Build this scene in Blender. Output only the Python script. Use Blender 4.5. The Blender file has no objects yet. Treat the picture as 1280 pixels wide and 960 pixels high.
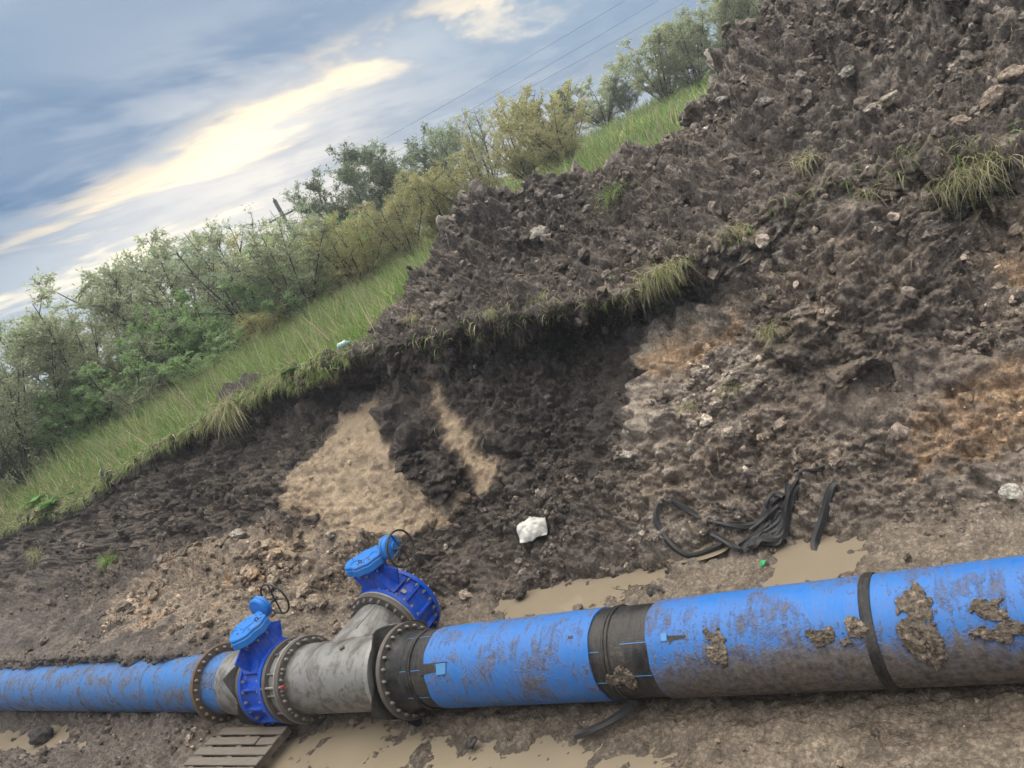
import bpy, math, random
import numpy as np
from mathutils import Vector, Matrix
random.seed(7); rng = np.random.default_rng(7)
sc = bpy.context.scene
C = sc.collection
rad = math.radians

# ------------------------------------------------------------------ camera
ROLL, PITCH, AZ = rad(27), rad(12.17), rad(55.4)
EYE = Vector((0, 0, 4.4))
fwh = Vector((-math.cos(AZ), math.sin(AZ), 0)); right = Vector((math.sin(AZ), math.cos(AZ), 0))
view = fwh*math.cos(PITCH) - Vector((0, 0, 1))*math.sin(PITCH)
upc = Vector((0, 0, 1))*math.cos(PITCH) + fwh*math.sin(PITCH)
cx = right*math.cos(ROLL) - upc*math.sin(ROLL); cy = right*math.sin(ROLL) + upc*math.cos(ROLL)
cd = bpy.data.cameras.new('camera'); cam = bpy.data.objects.new('camera', cd); C.objects.link(cam)
m = Matrix((cx, cy, -view)).transposed().to_4x4(); m.translation = EYE
cam.matrix_world = m
cd.sensor_width = 36; cd.lens = 27; cd.clip_start = 0.05; cd.clip_end = 3000
sc.camera = cam

# ------------------------------------------------------------------ sky and sun
SUN_EL, SUN_AZ = rad(12), AZ - rad(9)      # the sun stands behind the broken cloud band
sun_dir = Vector((-math.cos(SUN_AZ)*math.cos(SUN_EL), math.sin(SUN_AZ)*math.cos(SUN_EL), math.sin(SUN_EL)))
w = bpy.data.worlds.new('World'); sc.world = w; w.use_nodes = True
def N(nt, t, **k):
    n = nt.nodes.new(t)
    for a, b in k.items(): setattr(n, a, b)
    return n
def setup_world():
    nt = w.node_tree; nt.nodes.clear(); L = nt.links.new
    out = N(nt, 'ShaderNodeOutputWorld'); bg = N(nt, 'ShaderNodeBackground')
    sky = N(nt, 'ShaderNodeTexSky', sky_type='NISHITA', sun_disc=False)
    sky.sun_elevation = SUN_EL; sky.sun_rotation = math.atan2(sun_dir.x, sun_dir.y)
    sky.dust_density = 2.0; sky.ozone_density = 2.0
    bg.inputs['Strength'].default_value = 0.1
    tc = N(nt, 'ShaderNodeTexCoord')
    nrm = N(nt, 'ShaderNodeVectorMath', operation='NORMALIZE'); L(tc.outputs['Generated'], nrm.inputs[0])
    sep = N(nt, 'ShaderNodeSeparateXYZ'); L(nrm.outputs[0], sep.inputs[0])
    def M(op, a, b=None, c=None, clamp=False):
        n = N(nt, 'ShaderNodeMath', operation=op, use_clamp=clamp)
        for i, v in enumerate((a, b, c)):
            if v is None: continue
            if isinstance(v, (int, float)): n.inputs[i].default_value = v
            else: L(v, n.inputs[i])
        return n.outputs[0]
    def mixc(f, a, b):
        n = N(nt, 'ShaderNodeMix', data_type='RGBA')
        for i, v in ((0, f), (6, a), (7, b)):
            if isinstance(v, (int, float)): n.inputs[i].default_value = v
            elif isinstance(v, tuple): n.inputs[i].default_value = v + (1,)
            else: L(v, n.inputs[i])
        return n.outputs[2]
    def ramp(f, *pts, smooth=True):
        n = N(nt, 'ShaderNodeValToRGB'); L(f, n.inputs[0]); e = n.color_ramp.elements
        n.color_ramp.interpolation = 'EASE' if smooth else 'LINEAR'
        while len(e) < len(pts): e.new(0.5)
        for q, (p, v) in zip(e, pts):
            q.position = p; q.color = (v, v, v, 1) if isinstance(v, (int, float)) else tuple(v) + (1,)
        return n.outputs[0]
    z = M('MAXIMUM', sep.outputs[2], 0.0)
    zz = M('ADD', z, 0.045)
    comb = N(nt, 'ShaderNodeCombineXYZ')
    L(M('DIVIDE', sep.outputs[0], zz), comb.inputs[0]); L(M('DIVIDE', sep.outputs[1], zz), comb.inputs[1])
    rot = N(nt, 'ShaderNodeMapping', vector_type='POINT'); L(comb.outputs[0], rot.inputs[0])
    rot.inputs['Rotation'].default_value = (0, 0, AZ - rad(6))   # local x along the view, y across it
    rot.inputs['Scale'].default_value = (0.42, 0.20, 1)
    def noise(vec, s, d, r, dist=0.0, off=0):
        mp = N(nt, 'ShaderNodeMapping'); L(vec, mp.inputs[0]); mp.inputs['Location'].default_value = (off, off*1.7, off*.3)
        n = N(nt, 'ShaderNodeTexNoise'); L(mp.outputs[0], n.inputs['Vector'])
        n.inputs['Scale'].default_value = s; n.inputs['Detail'].default_value = d
        n.inputs['Roughness'].default_value = r; n.inputs['Distortion'].default_value = dist
        return n.outputs['Fac']
    big = noise(rot.outputs[0], 1.0, 2, 0.5, 0.3, 3.1)
    fine = noise(rot.outputs[0], 2.6, 5, 0.62, 0.4, 7.7)
    el = M('MULTIPLY', M('ARCSINE', z), 180/math.pi)
    # the far edge of the cloud deck is a straight line across the sky; height above it measured square to that line
    EA = AZ + rad(14)
    ed = N(nt, 'ShaderNodeVectorMath', operation='DOT_PRODUCT'); L(nrm.outputs[0], ed.inputs[0]); ed.inputs[1].default_value = (-math.cos(EA), math.sin(EA), 0)
    ele = M('MULTIPLY', M('ARCTAN2', z, ed.outputs['Value']), 180/math.pi)
    elw = M('ADD', ele, M('MULTIPLY', M('SUBTRACT', big, 0.5), 9.0))           # wavy layer heights, the same all round
    elf = M('ADD', elw, M('MULTIPLY', M('SUBTRACT', fine, 0.5), 9.0))
    e01 = M('DIVIDE', M('SUBTRACT', elf, 0.9), 40.0, clamp=True)
    # how much cloud covers the clear sky at each height of the layer
    cover = ramp(e01, (0.0, 0.75), (0.16, 0.62), (0.27, 0.55), (0.33, 0.80), (0.42, 1.0), (1.0, 1.0))
    thin = noise(rot.outputs[0], 6.5, 3, 0.6, 0.3, 1.3)
    streak = ramp(M('ADD', M('MULTIPLY', fine, .6), M('MULTIPLY', thin, .4)), (0.40, 0.0), (0.60, 1.0))
    cloudf = M('MULTIPLY', cover, M('ADD', 0.62, M('MULTIPLY', streak, 0.5)), clamp=True)
    ctone = M('ADD', M('ADD', M('MULTIPLY', big, 0.45), M('MULTIPLY', fine, 0.45)), M('MULTIPLY', thin, .2))
    ccol0 = ramp(ctone, (0.40, (0.165, 0.36, 0.75)), (0.53, (0.31, 0.57, 0.98)), (0.68, (1.1, 1.3, 1.52)))
    # an overcast layer is brighter and whiter overhead than near the horizon
    over = ramp(M('DIVIDE', el, 90.0), (0.25, 0.0), (0.75, 1.0))
    ccol = mixc(over, ccol0, mixc(0.15, (12.0, 11.4, 10.4), ccol0))
    base = mixc(0.955, sky.outputs[0], (0.58, 0.90, 1.26))
    col = mixc(cloudf, base, ccol)
    # sunlit cloud edges round the hidden sun
    sd = N(nt, 'ShaderNodeVectorMath', operation='DOT_PRODUCT'); L(nrm.outputs[0], sd.inputs[0]); sd.inputs[1].default_value = sun_dir
    ang = M('MULTIPLY', M('ARCCOSINE', sd.outputs['Value']), 180/math.pi)
    glow = ramp(M('DIVIDE', ang, 45.0, clamp=True), (0.0, 1.0), (0.15, 0.7), (0.5, 0.5), (0.85, 0.36), (1.0, 0.25))
    band = ramp(e01, (0.20, 0.0), (0.275, 0.65), (0.31, 1.0), (0.335, 0.75), (0.375, 0.0))
    edge = ramp(M('ADD', M('MULTIPLY', fine, .72), M('MULTIPLY', thin, .28)), (0.46, 0.03), (0.56, .5), (0.66, 1.0))
    g = M('MULTIPLY', M('MULTIPLY', glow, band), edge)
    gcol = N(nt, 'ShaderNodeVectorMath', operation='SCALE'); gcol.inputs[0].default_value = (5.4, 3.7, 1.15); L(g, gcol.inputs['Scale'])
    add = N(nt, 'ShaderNodeVectorMath', operation='ADD'); L(col, add.inputs[0]); L(gcol.outputs[0], add.inputs[1])
    L(add.outputs[0], bg.inputs['Color']); L(bg.outputs[0], out.inputs['Surface'])
setup_world()
sl = bpy.data.lights.new('sun', 'SUN'); sl.energy = 1.2; sl.angle = rad(14); sl.color = (1.0, 0.93, 0.82)
so = bpy.data.objects.new('sun', sl); C.objects.link(so)
so.rotation_euler = (-sun_dir).to_track_quat('-Z', 'Y').to_euler()
sc.view_settings.view_transform = 'Standard'; sc.view_settings.look = 'None'
sc.view_settings.exposure = 2.15; sc.view_settings.gamma = 1.0; sc.view_settings.use_curve_mapping = False
w.cycles.sampling_method = 'NONE'; sc.cycles.diffuse_bounces = 2; sc.cycles.glossy_bounces = 2; sc.cycles.transmission_bounces = 2; sc.cycles.max_bounces = 4; sc.cycles.transparent_max_bounces = 8; sc.cycles.volume_bounces = 0

HAZE = 0.0012
# ------------------------------------------------------------------ noise in numpy
PERM = rng.permutation(512).astype(np.int32); PERM = np.concatenate([PERM, PERM, PERM])
G3 = rng.normal(size=(512, 3)).astype(np.float32); G3 /= np.linalg.norm(G3, axis=1)[:, None]
def perlin(p):
    p = np.asarray(p, np.float32); i = np.floor(p).astype(np.int32); f = p - i
    u = f*f*f*(f*(f*6-15)+10); r = 0
    ix, iy, iz = i[:, 0] & 511, i[:, 1] & 511, i[:, 2] & 511
    for dx in (0, 1):
        wx = u[:, 0] if dx else 1-u[:, 0]; hx = PERM[ix+dx]
        for dy in (0, 1):
            wy = wx*(u[:, 1] if dy else 1-u[:, 1]); hy = PERM[(hx+iy+dy) & 511]
            for dz in (0, 1):
                g = G3[PERM[(hy+iz+dz) & 511] & 511]
                d = g[:, 0]*(f[:, 0]-dx)+g[:, 1]*(f[:, 1]-dy)+g[:, 2]*(f[:, 2]-dz)
                r = r + d*wy*(u[:, 2] if dz else 1-u[:, 2])
    return r*1.6
def fbm(p, o=4, g=0.5):
    a, s, r = 1.0, 1.0, 0
    for _ in range(o): r = r + a*perlin(p*s+s*3.7); a *= g; s *= 2.03
    return r
def billow(p, o=3, g=0.5):
    a, s, r = 1.0, 1.0, 0
    for _ in range(o): r = r + a*(np.abs(perlin(p*s+s*5.1))-0.25); a *= g; s *= 2.1
    return r
def cells(p, warp=0.35):
    """cell noise: (random value of the cell, distance to the crack between cells)"""
    p = p+warp*np.stack([perlin(p*1.1+9), perlin(p*1.1+29), perlin(p*1.1+59)], 1)
    q = p-0.5; i0 = np.floor(q).astype(np.int32); f1 = np.full(len(p), 9., np.float32); f2 = f1.copy(); val = np.zeros(len(p), np.float32)
    for dx in (0, 1):
        for dy in (0, 1):
            for dz in (0, 1):
                c = i0+np.array([dx, dy, dz], np.int32); h = PERM[(PERM[(PERM[c[:, 0] & 511]+c[:, 1]) & 511]+c[:, 2]) & 511]
                o = c+0.5+0.42*G3[h & 511]; d_ = np.linalg.norm(p-o, axis=1); nw = d_ < f1
                f2 = np.where(nw, f1, np.minimum(f2, d_)); val = np.where(nw, (h % 97)/97., val); f1 = np.where(nw, d_, f1)
    return val-.5, f2-f1
def sstep(a, b, x):
    t = np.clip((x-a)/(b-a), 0, 1); return t*t*(3-2*t)
def in_poly(x, y, poly):
    r = np.zeros(x.shape, bool); n = len(poly)
    for i in range(n):
        (x0, y0), (x1, y1) = poly[i], poly[(i+1) % n]
        c = ((y0 > y) != (y1 > y)) & (x < (x1-x0)*(y-y0)/((y1-y0) if y1 != y0 else 1e-9)+x0); r ^= c
    return r

# ------------------------------------------------------------------ object helpers
def tag(o, label=None, cat=None, group=None, kind=None):
    if label: o['label'] = label
    if cat: o['category'] = cat
    if group: o['group'] = group
    if kind: o['kind'] = kind
    return o
def empty(name, loc=(0, 0, 0), rz=0.0):
    o = bpy.data.objects.new(name, None); C.objects.link(o); o.location = loc; o.rotation_euler = (0, 0, rz)
    o.empty_display_size = 0.1
    return o
def mesh_np(name, V, Q, mat, col=None, smooth=True, parent=None, sharp=None, link=True, extra=None):
    """V (n,3), Q (m,3|4) faces; col (n,4) vertex colours"""
    me = bpy.data.meshes.new(name); V = np.asarray(V, np.float32); Q = np.asarray(Q, np.int32); k = Q.shape[1]
    me.vertices.add(len(V)); me.vertices.foreach_set('co', V.ravel())
    me.loops.add(Q.size); me.loops.foreach_set('vertex_index', Q.ravel())
    me.polygons.add(len(Q)); me.polygons.foreach_set('loop_start', np.arange(0, Q.size, k, dtype=np.int32))
    me.polygons.foreach_set('use_smooth', np.full(len(Q), smooth))
    me.update(calc_edges=True)
    if col is not None:
        a = me.color_attributes.new('Col', 'FLOAT_COLOR', 'POINT'); a.data.foreach_set('color', np.asarray(col, np.float32).ravel())
    if extra is not None:
        a = me.attributes.new('Smooth', 'FLOAT', 'POINT'); a.data.foreach_set('value', np.asarray(extra, np.float32))
    if sharp: me.set_sharp_from_angle(angle=rad(sharp))
    me.materials.append(mat)
    if not link: return me
    o = bpy.data.objects.new(name, me); C.objects.link(o)
    if parent: o.parent = parent
    return o
class MB:
    """collects shapes, builds ONE mesh object"""
    def __init__(s): s.v, s.f = [], []
    def add(s, V, F):
        b = len(s.v); s.v += [tuple(map(float, p)) for p in V]; s.f += [tuple(i+b for i in f) for f in F]; return s
    def lathe(s, prof, o=(0, 0, 0), axis='x', seg=64, caps=True, wob=None, a0=0.0, a1=2*math.pi):
        full = abs(a1-a0-2*math.pi) < 1e-6; n = seg if full else seg+1
        V, F = [], []
        for j, (t, r) in enumerate(prof):
            for i in range(n):
                a = a0+(a1-a0)*i/seg; c, d = math.cos(a), math.sin(a); rr = r+(wob(t, a) if wob else 0)
                p = {'x': (t, rr*c, rr*d), 'y': (rr*d, t, rr*c), 'z': (rr*c, rr*d, t)}[axis]
                V.append((p[0]+o[0], p[1]+o[1], p[2]+o[2]))
        for j in range(len(prof)-1):
            for i in range(seg):
                k = (i+1) % n; F.append((j*n+i, j*n+k, (j+1)*n+k, (j+1)*n+i))
        if caps and full: F.append(tuple(range(n-1, -1, -1))); F.append(tuple((len(prof)-1)*n+i for i in range(n)))
        return s.add(V, F)
    def box(s, c, d, M=None):
        V = [Vector((x*d[0]/2, y*d[1]/2, z*d[2]/2)) for x in (-1, 1) for y in (-1, 1) for z in (-1, 1)]
        V = [(M @ v if M else v)+Vector(c) for v in V]
        return s.add(V, [(0, 1, 3, 2), (4, 6, 7, 5), (0, 4, 5, 1), (2, 3, 7, 6), (0, 2, 6, 4), (1, 5, 7, 3)])
    def prism(s, pts, z0, z1, M=None, bevel=0.0, cxy=(0, 0)):
        """outline pts (x,y) extruded from z0 to z1 with an optional bevelled top"""
        n = len(pts); rings = [(z0, 1.0)] + ([(z1-bevel, 1.0), (z1, 1.0)] if bevel else [(z1, 1.0)])
        V = []
        for j, (z, k) in enumerate(rings):
            for (x, y) in pts:
                if bevel and j == 2:
                    L = math.hypot(x-cxy[0], y-cxy[1]) or 1; q = 1-bevel/L; x, y = cxy[0]+(x-cxy[0])*q, cxy[1]+(y-cxy[1])*q
                V.append(Vector((x, y, z)))
        if M: V = [M @ v for v in V]
        F = [(j*n+i, j*n+(i+1) % n, (j+1)*n+(i+1) % n, (j+1)*n+i) for j in range(len(rings)-1) for i in range(n)]
        F += [tuple(range(n-1, -1, -1)), tuple((len(rings)-1)*n+i for i in range(n))]
        return s.add(V, F)
    def tube(s, pts, rr, seg=8):
        pts = [Vector(p) for p in pts]; n = len(pts); V, F = [], []
        rr = [rr]*n if isinstance(rr, (int, float)) else rr; ref = None
        for j, p in enumerate(pts):
            t = (pts[min(j+1, n-1)]-pts[max(j-1, 0)]).normalized()
            if ref is None: ref = t.orthogonal().normalized()
            ref = (ref-t*ref.dot(t)).normalized(); b = t.cross(ref)
            for i in range(seg):
                a = 2*math.pi*i/seg; V.append(p+(ref*math.cos(a)+b*math.sin(a))*rr[j])
        for j in range(n-1):
            for i in range(seg):
                k = (i+1) % seg; F.append((j*seg+i, j*seg+k, (j+1)*seg+k, (j+1)*seg+i))
        F += [tuple(range(seg-1, -1, -1)), tuple((n-1)*seg+i for i in range(seg))]
        return s.add(V, F)
    def torus(s, c, R, r, axis='x', seg=40, ts=10):
        V, F = [], []
        for i in range(seg):
            a = 2*math.pi*i/seg
            for j in range(ts):
                b = 2*math.pi*j/ts; q = R+r*math.cos(b); h = r*math.sin(b)
                p = {'x': (h, q*math.cos(a), q*math.sin(a)), 'y': (q*math.cos(a), h, q*math.sin(a)), 'z': (q*math.cos(a), q*math.sin(a), h)}[axis]
                V.append((p[0]+c[0], p[1]+c[1], p[2]+c[2]))
        F = [(i*ts+j, ((i+1) % seg)*ts+j, ((i+1) % seg)*ts+(j+1) % ts, i*ts+(j+1) % ts) for i in range(seg) for j in range(ts)]
        return s.add(V, F)
    def mesh(s, name, mat, sharp=35):
        me = bpy.data.meshes.new(name); me.from_pydata(s.v, [], s.f)
        import bmesh
        bm = bmesh.new(); bm.from_mesh(me); bmesh.ops.recalc_face_normals(bm, faces=bm.faces); bm.to_mesh(me); bm.free()
        me.polygons.foreach_set('use_smooth', [True]*len(me.polygons))
        if sharp: me.set_sharp_from_angle(angle=rad(sharp))
        me.materials.append(mat); return me
    def build(s, name, mat, parent=None, sharp=35):
        o = bpy.data.objects.new(name, s.mesh(name, mat, sharp)); C.objects.link(o)
        if parent: o.parent = parent
        return o
def inst(name, me, parent=None, loc=(0, 0, 0), rot=None, scale=None):
    o = bpy.data.objects.new(name, me); C.objects.link(o); o.location = loc
    if rot is not None: o.rotation_euler = rot
    if scale is not None: o.scale = (scale,)*3 if isinstance(scale, (int, float)) else scale
    if parent: o.parent = parent
    return o

# ------------------------------------------------------------------ materials
class Mat:
    def __init__(s, name):
        s.m = bpy.data.materials.new(name); s.m.use_nodes = True; s.nt = s.m.node_tree; s.nt.nodes.clear()
        s.out = N(s.nt, 'ShaderNodeOutputMaterial'); s.b = N(s.nt, 'ShaderNodeBsdfPrincipled'); s.L = s.nt.links.new
        s.L(s.b.outputs[0], s.out.inputs[0]); s.tc = N(s.nt, 'ShaderNodeTexCoord')
    def set(s, **k):
        for a, v in k.items():
            i = s.b.inputs[a.replace('_', ' ')]
            if isinstance(v, (int, float)): i.default_value = v
            elif isinstance(v, tuple): i.default_value = v+(1,) if len(v) == 3 else v
            else: s.L(v, i)
        return s
    def noise(s, sc_, d=4, r=0.55, dist=0.0, scale=(1, 1, 1), off=0.0, out='Fac'):
        mp = N(s.nt, 'ShaderNodeMapping'); s.L(s.tc.outputs['Object'], mp.inputs[0]); mp.inputs['Scale'].default_value = scale
        mp.inputs['Location'].default_value = (off, off*.7, off*1.3)
        n = N(s.nt, 'ShaderNodeTexNoise'); s.L(mp.outputs[0], n.inputs['Vector']); n.inputs['Scale'].default_value = sc_
        n.inputs['Detail'].default_value = d; n.inputs['Roughness'].default_value = r; n.inputs['Distortion'].default_value = dist
        return n.outputs[out]
    def voro(s, sc_, feat='F1'):
        n = N(s.nt, 'ShaderNodeTexVoronoi', feature=feat); s.L(s.tc.outputs['Object'], n.inputs['Vector']); n.inputs['Scale'].default_value = sc_
        return n.outputs['Distance']
    def ramp(s, f, *pts):
        n = N(s.nt, 'ShaderNodeValToRGB'); s.L(f, n.inputs[0]); e = n.color_ramp.elements
        while len(e) < len(pts): e.new(0.5)
        for q, (p, v) in zip(e, pts):
            q.position = p; q.color = (v, v, v, 1) if isinstance(v, (int, float)) else tuple(v)+(1,)
        return n.outputs[0]
    def mix(s, f, a, b, mode='MIX'):
        n = N(s.nt, 'ShaderNodeMix', data_type='RGBA', blend_type=mode)
        for i, v in ((0, f), (6, a), (7, b)):
            if isinstance(v, (int, float)): n.inputs[i].default_value = v
            elif isinstance(v, tuple): n.inputs[i].default_value = v+(1,)
            else: s.L(v, n.inputs[i])
        return n.outputs[2]
    def math(s, op, a, b, clamp=False):
        n = N(s.nt, 'ShaderNodeMath', operation=op, use_clamp=clamp)
        for i, v in enumerate((a, b)):
            if isinstance(v, (int, float)): n.inputs[i].default_value = v
            else: s.L(v, n.inputs[i])
        return n.outputs[0]
    def attr(s, name='Col'):
        n = N(s.nt, 'ShaderNodeAttribute'); n.attribute_name = name; return n
    def objz(s, axis=2):
        n = N(s.nt, 'ShaderNodeSeparateXYZ'); s.L(s.tc.outputs['Object'], n.inputs[0]); return n.outputs[axis]
    def bump(s, h, strength=0.5, dist=0.01, prev=None):
        n = N(s.nt, 'ShaderNodeBump'); s.L(h, n.inputs['Height']); n.inputs['Strength'].default_value = strength; n.inputs['Distance'].default_value = dist
        if prev is not None: s.L(prev, n.inputs['Normal'])
        s.L(n.outputs[0], s.b.inputs['Normal']); return n.outputs[0]

def soil_mat(name, bs=0.7):
    k = Mat(name); a = k.attr()
    f = k.ramp(k.noise(26, 4, 0.76), (0.28, 0.30), (0.5, 0.92), (0.72, 2.15))
    g = k.ramp(k.noise(7, 2, 0.6, off=4), (0.3, 0.75), (0.7, 1.25))
    f = k.mix(k.attr('Smooth').outputs['Fac'], f, (1.0, 1.0, 1.0))
    c = k.mix(1.0, k.mix(1.0, a.outputs['Color'], f, 'MULTIPLY'), g, 'MULTIPLY')
    k.set(Base_Color=c, Roughness=k.math('SUBTRACT', 1.0, a.outputs['Alpha']), Specular_IOR_Level=0.4)
    k.bump(k.noise(34, 3, 0.75), bs, 0.06)
    return k.m
M_SOIL = soil_mat('soil', .6)
M_CLOD = soil_mat('soil_clod', 0.4)

# ------------------------------------------------------------------ terrain
def meadow_z(X, Y):
    rise = 0.07*np.clip(Y-14, 0, 34)*sstep(-46, -22, X)
    return 3.3+rise+0.12*np.sin(X*0.23+1)*np.sin(Y*0.19)
# cross sections of the cut, from the near bank over the pit floor to the far meadow: (Y, Z) pairs k2..k13
SEC = {
 -80: [(2.0,.9),(3.4,.9),(4.9,1.0),(5.5,.95),(6.1,1.2),(6.9,1.5),(7.6,1.7),(8.1,2.3),(8.5,2.7),(8.7,2.95),(9.6,3.1),(11,3.2)],
 -24: [(2.0,.7),(3.4,.6),(4.9,.87),(5.5,.95),(6.1,1.2),(6.9,1.5),(7.6,1.7),(8.1,2.2),(8.5,2.6),(8.6,2.85),(9.6,3.05),(11,3.2)],
 -18: [(2.2,.4),(3.5,.38),(4.9,.60),(5.10,1.38),(6.1,1.48),(6.9,1.45),(7.6,1.7),(8.1,2.1),(8.45,2.5),(8.6,2.8),(9.6,3.05),(11,3.2)],
 -15: [(2.3,.3),(3.6,.28),(4.9,.46),(4.98,1.27),(6.1,1.40),(6.9,1.4),(7.75,1.6),(8.2,2.2),(8.85,2.8),(8.6,3.2),(9.6,3.3),(11,3.3)],
 -12: [(2.3,.25),(3.6,.18),(4.9,.32),(4.98,1.13),(6.1,1.26),(6.9,1.5),(7.75,1.45),(8.3,2.2),(9.0,2.95),(8.72,3.4),(9.7,3.45),(11,3.4)],
 -10.5: [(2.3,.25),(3.6,.1),(4.9,.18),(5.02,.99),(6.0,1.05),(6.9,1.45),(7.7,1.4),(8.25,2.2),(9.1,2.95),(8.78,3.5),(9.7,3.5),(11,3.45)],
 -9.2: [(2.3,.25),(3.6,.0),(4.9,-.03),(5.5,.25),(6.2,.7),(6.9,1.05),(7.45,1.15),(8.15,2.1),(9.1,2.9),(8.75,3.4),(9.6,3.5),(11,3.5)],
 -8.4: [(2.3,.25),(3.6,-.02),(4.9,-.04),(5.5,.12),(6.4,.45),(7.0,.8),(7.45,1.0),(8.1,1.95),(9.1,2.8),(8.72,3.38),(9.6,3.55),(11,3.95)],
 -7.4: [(2.3,.25),(3.6,-.02),(4.9,-.05),(5.6,-.02),(6.7,.1),(7.2,.5),(7.6,.9),(8.2,1.8),(9.15,2.65),(8.72,3.24),(9.6,3.65),(11,4.5)],
 -6.6: [(2.3,.25),(3.6,-.02),(4.9,-.05),(5.7,-.03),(6.8,.05),(7.4,.5),(7.8,.9),(8.5,1.75),(9.3,2.5),(8.8,3.15),(9.7,3.7),(11,4.6)],
 -5.4: [(2.3,.25),(3.6,-.02),(4.9,-.05),(5.8,-.03),(6.75,-.02),(7.5,.42),(8.2,1.0),(8.95,1.65),(9.5,2.3),(8.85,2.92),(9.8,3.5),(11.1,4.5)],
 -4.6: [(2.3,.25),(3.6,0),(4.9,-.05),(5.8,-.02),(6.8,.0),(7.5,.45),(8.2,1.1),(8.9,1.7),(9.5,2.25),(8.82,2.82),(9.8,3.4),(11.2,4.32)],
 -3.9: [(2.3,.25),(3.6,.02),(4.9,-.04),(5.8,-.02),(6.9,.03),(7.5,.6),(8.05,1.3),(8.6,1.85),(9.3,2.3),(8.78,2.75),(9.8,3.35),(11.3,4.22)],
 -3.2: [(2.3,.25),(3.6,.03),(4.9,-.03),(5.8,-.01),(6.95,.03),(7.5,.55),(8.0,1.15),(8.5,1.75),(9.25,2.35),(8.85,2.85),(9.8,3.4),(11.6,4.30)],
 -2.4: [(2.3,.25),(3.6,.05),(4.9,-.02),(5.8,-.01),(6.95,.04),(7.5,.5),(7.95,1.05),(8.45,1.75),(8.95,2.5),(8.95,2.95),(9.8,3.5),(12.2,4.85)],
 -1.4: [(2.3,.25),(3.6,.06),(4.9,-.01),(5.8,.0),(6.9,.1),(7.4,.6),(7.95,1.3),(8.45,2.0),(8.95,2.7),(9.1,3.05),(9.9,3.6),(12.6,5.3)],
 -0.4: [(2.3,.25),(3.6,.08),(4.9,.0),(5.8,.02),(6.7,.14),(7.3,.6),(7.95,1.3),(8.5,1.95),(9.05,2.5),(9.0,2.85),(9.9,3.5),(12.9,5.9)],
 0.5: [(2.3,.25),(3.6,.1),(4.9,.0),(5.8,.04),(6.6,.16),(7.3,.6),(7.95,1.2),(8.5,1.8),(9.1,2.25),(8.9,2.6),(9.9,3.3),(13.1,6.3)],
 2.0: [(2.3,.25),(3.6,.1),(4.9,.0),(5.8,.04),(6.6,.2),(7.3,.7),(7.95,1.3),(8.5,1.9),(9.1,2.4),(9.1,2.8),(10,3.5),(13.4,6.8)],
 14: [(2.3,.25),(3.6,.1),(4.9,.0),(5.8,.04),(6.6,.2),(7.3,.7),(7.95,1.3),(8.5,1.9),(9.1,2.4),(9.1,2.8),(10,3.5),(13.4,6.2)],
}
XS = np.concatenate([np.arange(14, 4, -0.25), np.arange(4, 1.4, -0.045), np.arange(1.4, -8, -0.0185), np.arange(-8, -16, -0.035), np.arange(-16, -30, -0.08), np.arange(-30, -80.1, -0.8)])
ROWS = [8, 12, 20, 76, 40, 52, 52, 48, 50, 54, 40, 46, 92, 24, 28]      # rows in each of the 15 segments
nx = len(XS)
sx = sorted(SEC); ctrl = np.zeros((nx, 16, 2))
for k in range(12):
    for c in range(2):
        ctrl[:, k+2, c] = np.interp(XS, sx, [SEC[x][k][c] for x in sx])
ctrl[:, 0] = (-16, 2.9); ctrl[:, 1] = (0.5, 2.72)
ctrl[:, 14, 0] = ctrl[:, 13, 0]+2.6; ctrl[:, 14, 1] = meadow_z(XS, ctrl[:, 14, 0])
ctrl[:, 15, 0] = 22; ctrl[:, 15, 1] = meadow_z(XS, 22)
# soften the joints between sections
ker = np.exp(-np.linspace(-2, 2, 25)**2); ker /= ker.sum()
for k in range(2, 14):
    for c in range(2):
        q = np.pad(ctrl[:, k, c], 12, mode='edge'); ctrl[:, k, c] = np.convolve(q, ker, 'valid')
T = np.concatenate([np.linspace(k, k+1, n, endpoint=False) for k, n in enumerate(ROWS)] + [[15.0]])
nt_ = len(T); ki = np.minimum(T.astype(int), 14); kf = T-ki
P = ctrl[:, ki]*(1-kf)[None, :, None] + ctrl[:, ki+1]*kf[None, :, None]      # nx, nt, 2
k2 = np.exp(-np.linspace(-2, 2, 15)**2); k2 /= k2.sum()
for c in range(2):
    q = np.pad(P[:, :, c], ((0, 0), (7, 7)), mode='edge'); P[:, :, c] = sum(k2[i]*q[:, i:i+nt_] for i in range(15))
G = np.stack([np.repeat(XS[:, None], nt_, 1), P[:, :, 0], P[:, :, 1]], -1).astype(np.float32)
TT = np.repeat(T[None], nx, 0)
# hollows (+) eaten into the bank and bulges (-) standing out of it: X, Z, rx, rz, depth
HOLLOW = [(-9.0,2.65,.7,.30,.3),(-5.2,2.25,.9,.5,.25),(-3.5,2.38,.5,.26,.6),(-.15,2.12,.32,.40,.85),(-1.55,1.05,.3,.16,.45),
          (-8.15,2.42,.28,.30,-.25),(-7.65,1.92,.30,.34,-.34),(-7.22,1.42,.26,.32,-.30),(-2.0,2.0,.6,.4,-.18),(-12.5,2.3,1.0,.5,.2),(-15.0,2.4,1.2,.5,-.15),(-1.0,1.9,.35,.3,-.12)]
face = sstep(5.6, 7.0, TT)*(1-sstep(10.6, 11.2, TT))
for (hx, hz, rx, rz, dp) in HOLLOW:
    G[:, :, 1] += dp*face*np.exp(-((G[:, :, 0]-hx)/rx)**2-((G[:, :, 2]-hz)/rz)**2)
base = G.copy()
du = np.gradient(G, axis=0); dv = np.gradient(G, axis=1)
NR = np.cross(dv, du); NR /= np.maximum(np.linalg.norm(NR, axis=-1, keepdims=True), 1e-9)
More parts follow.
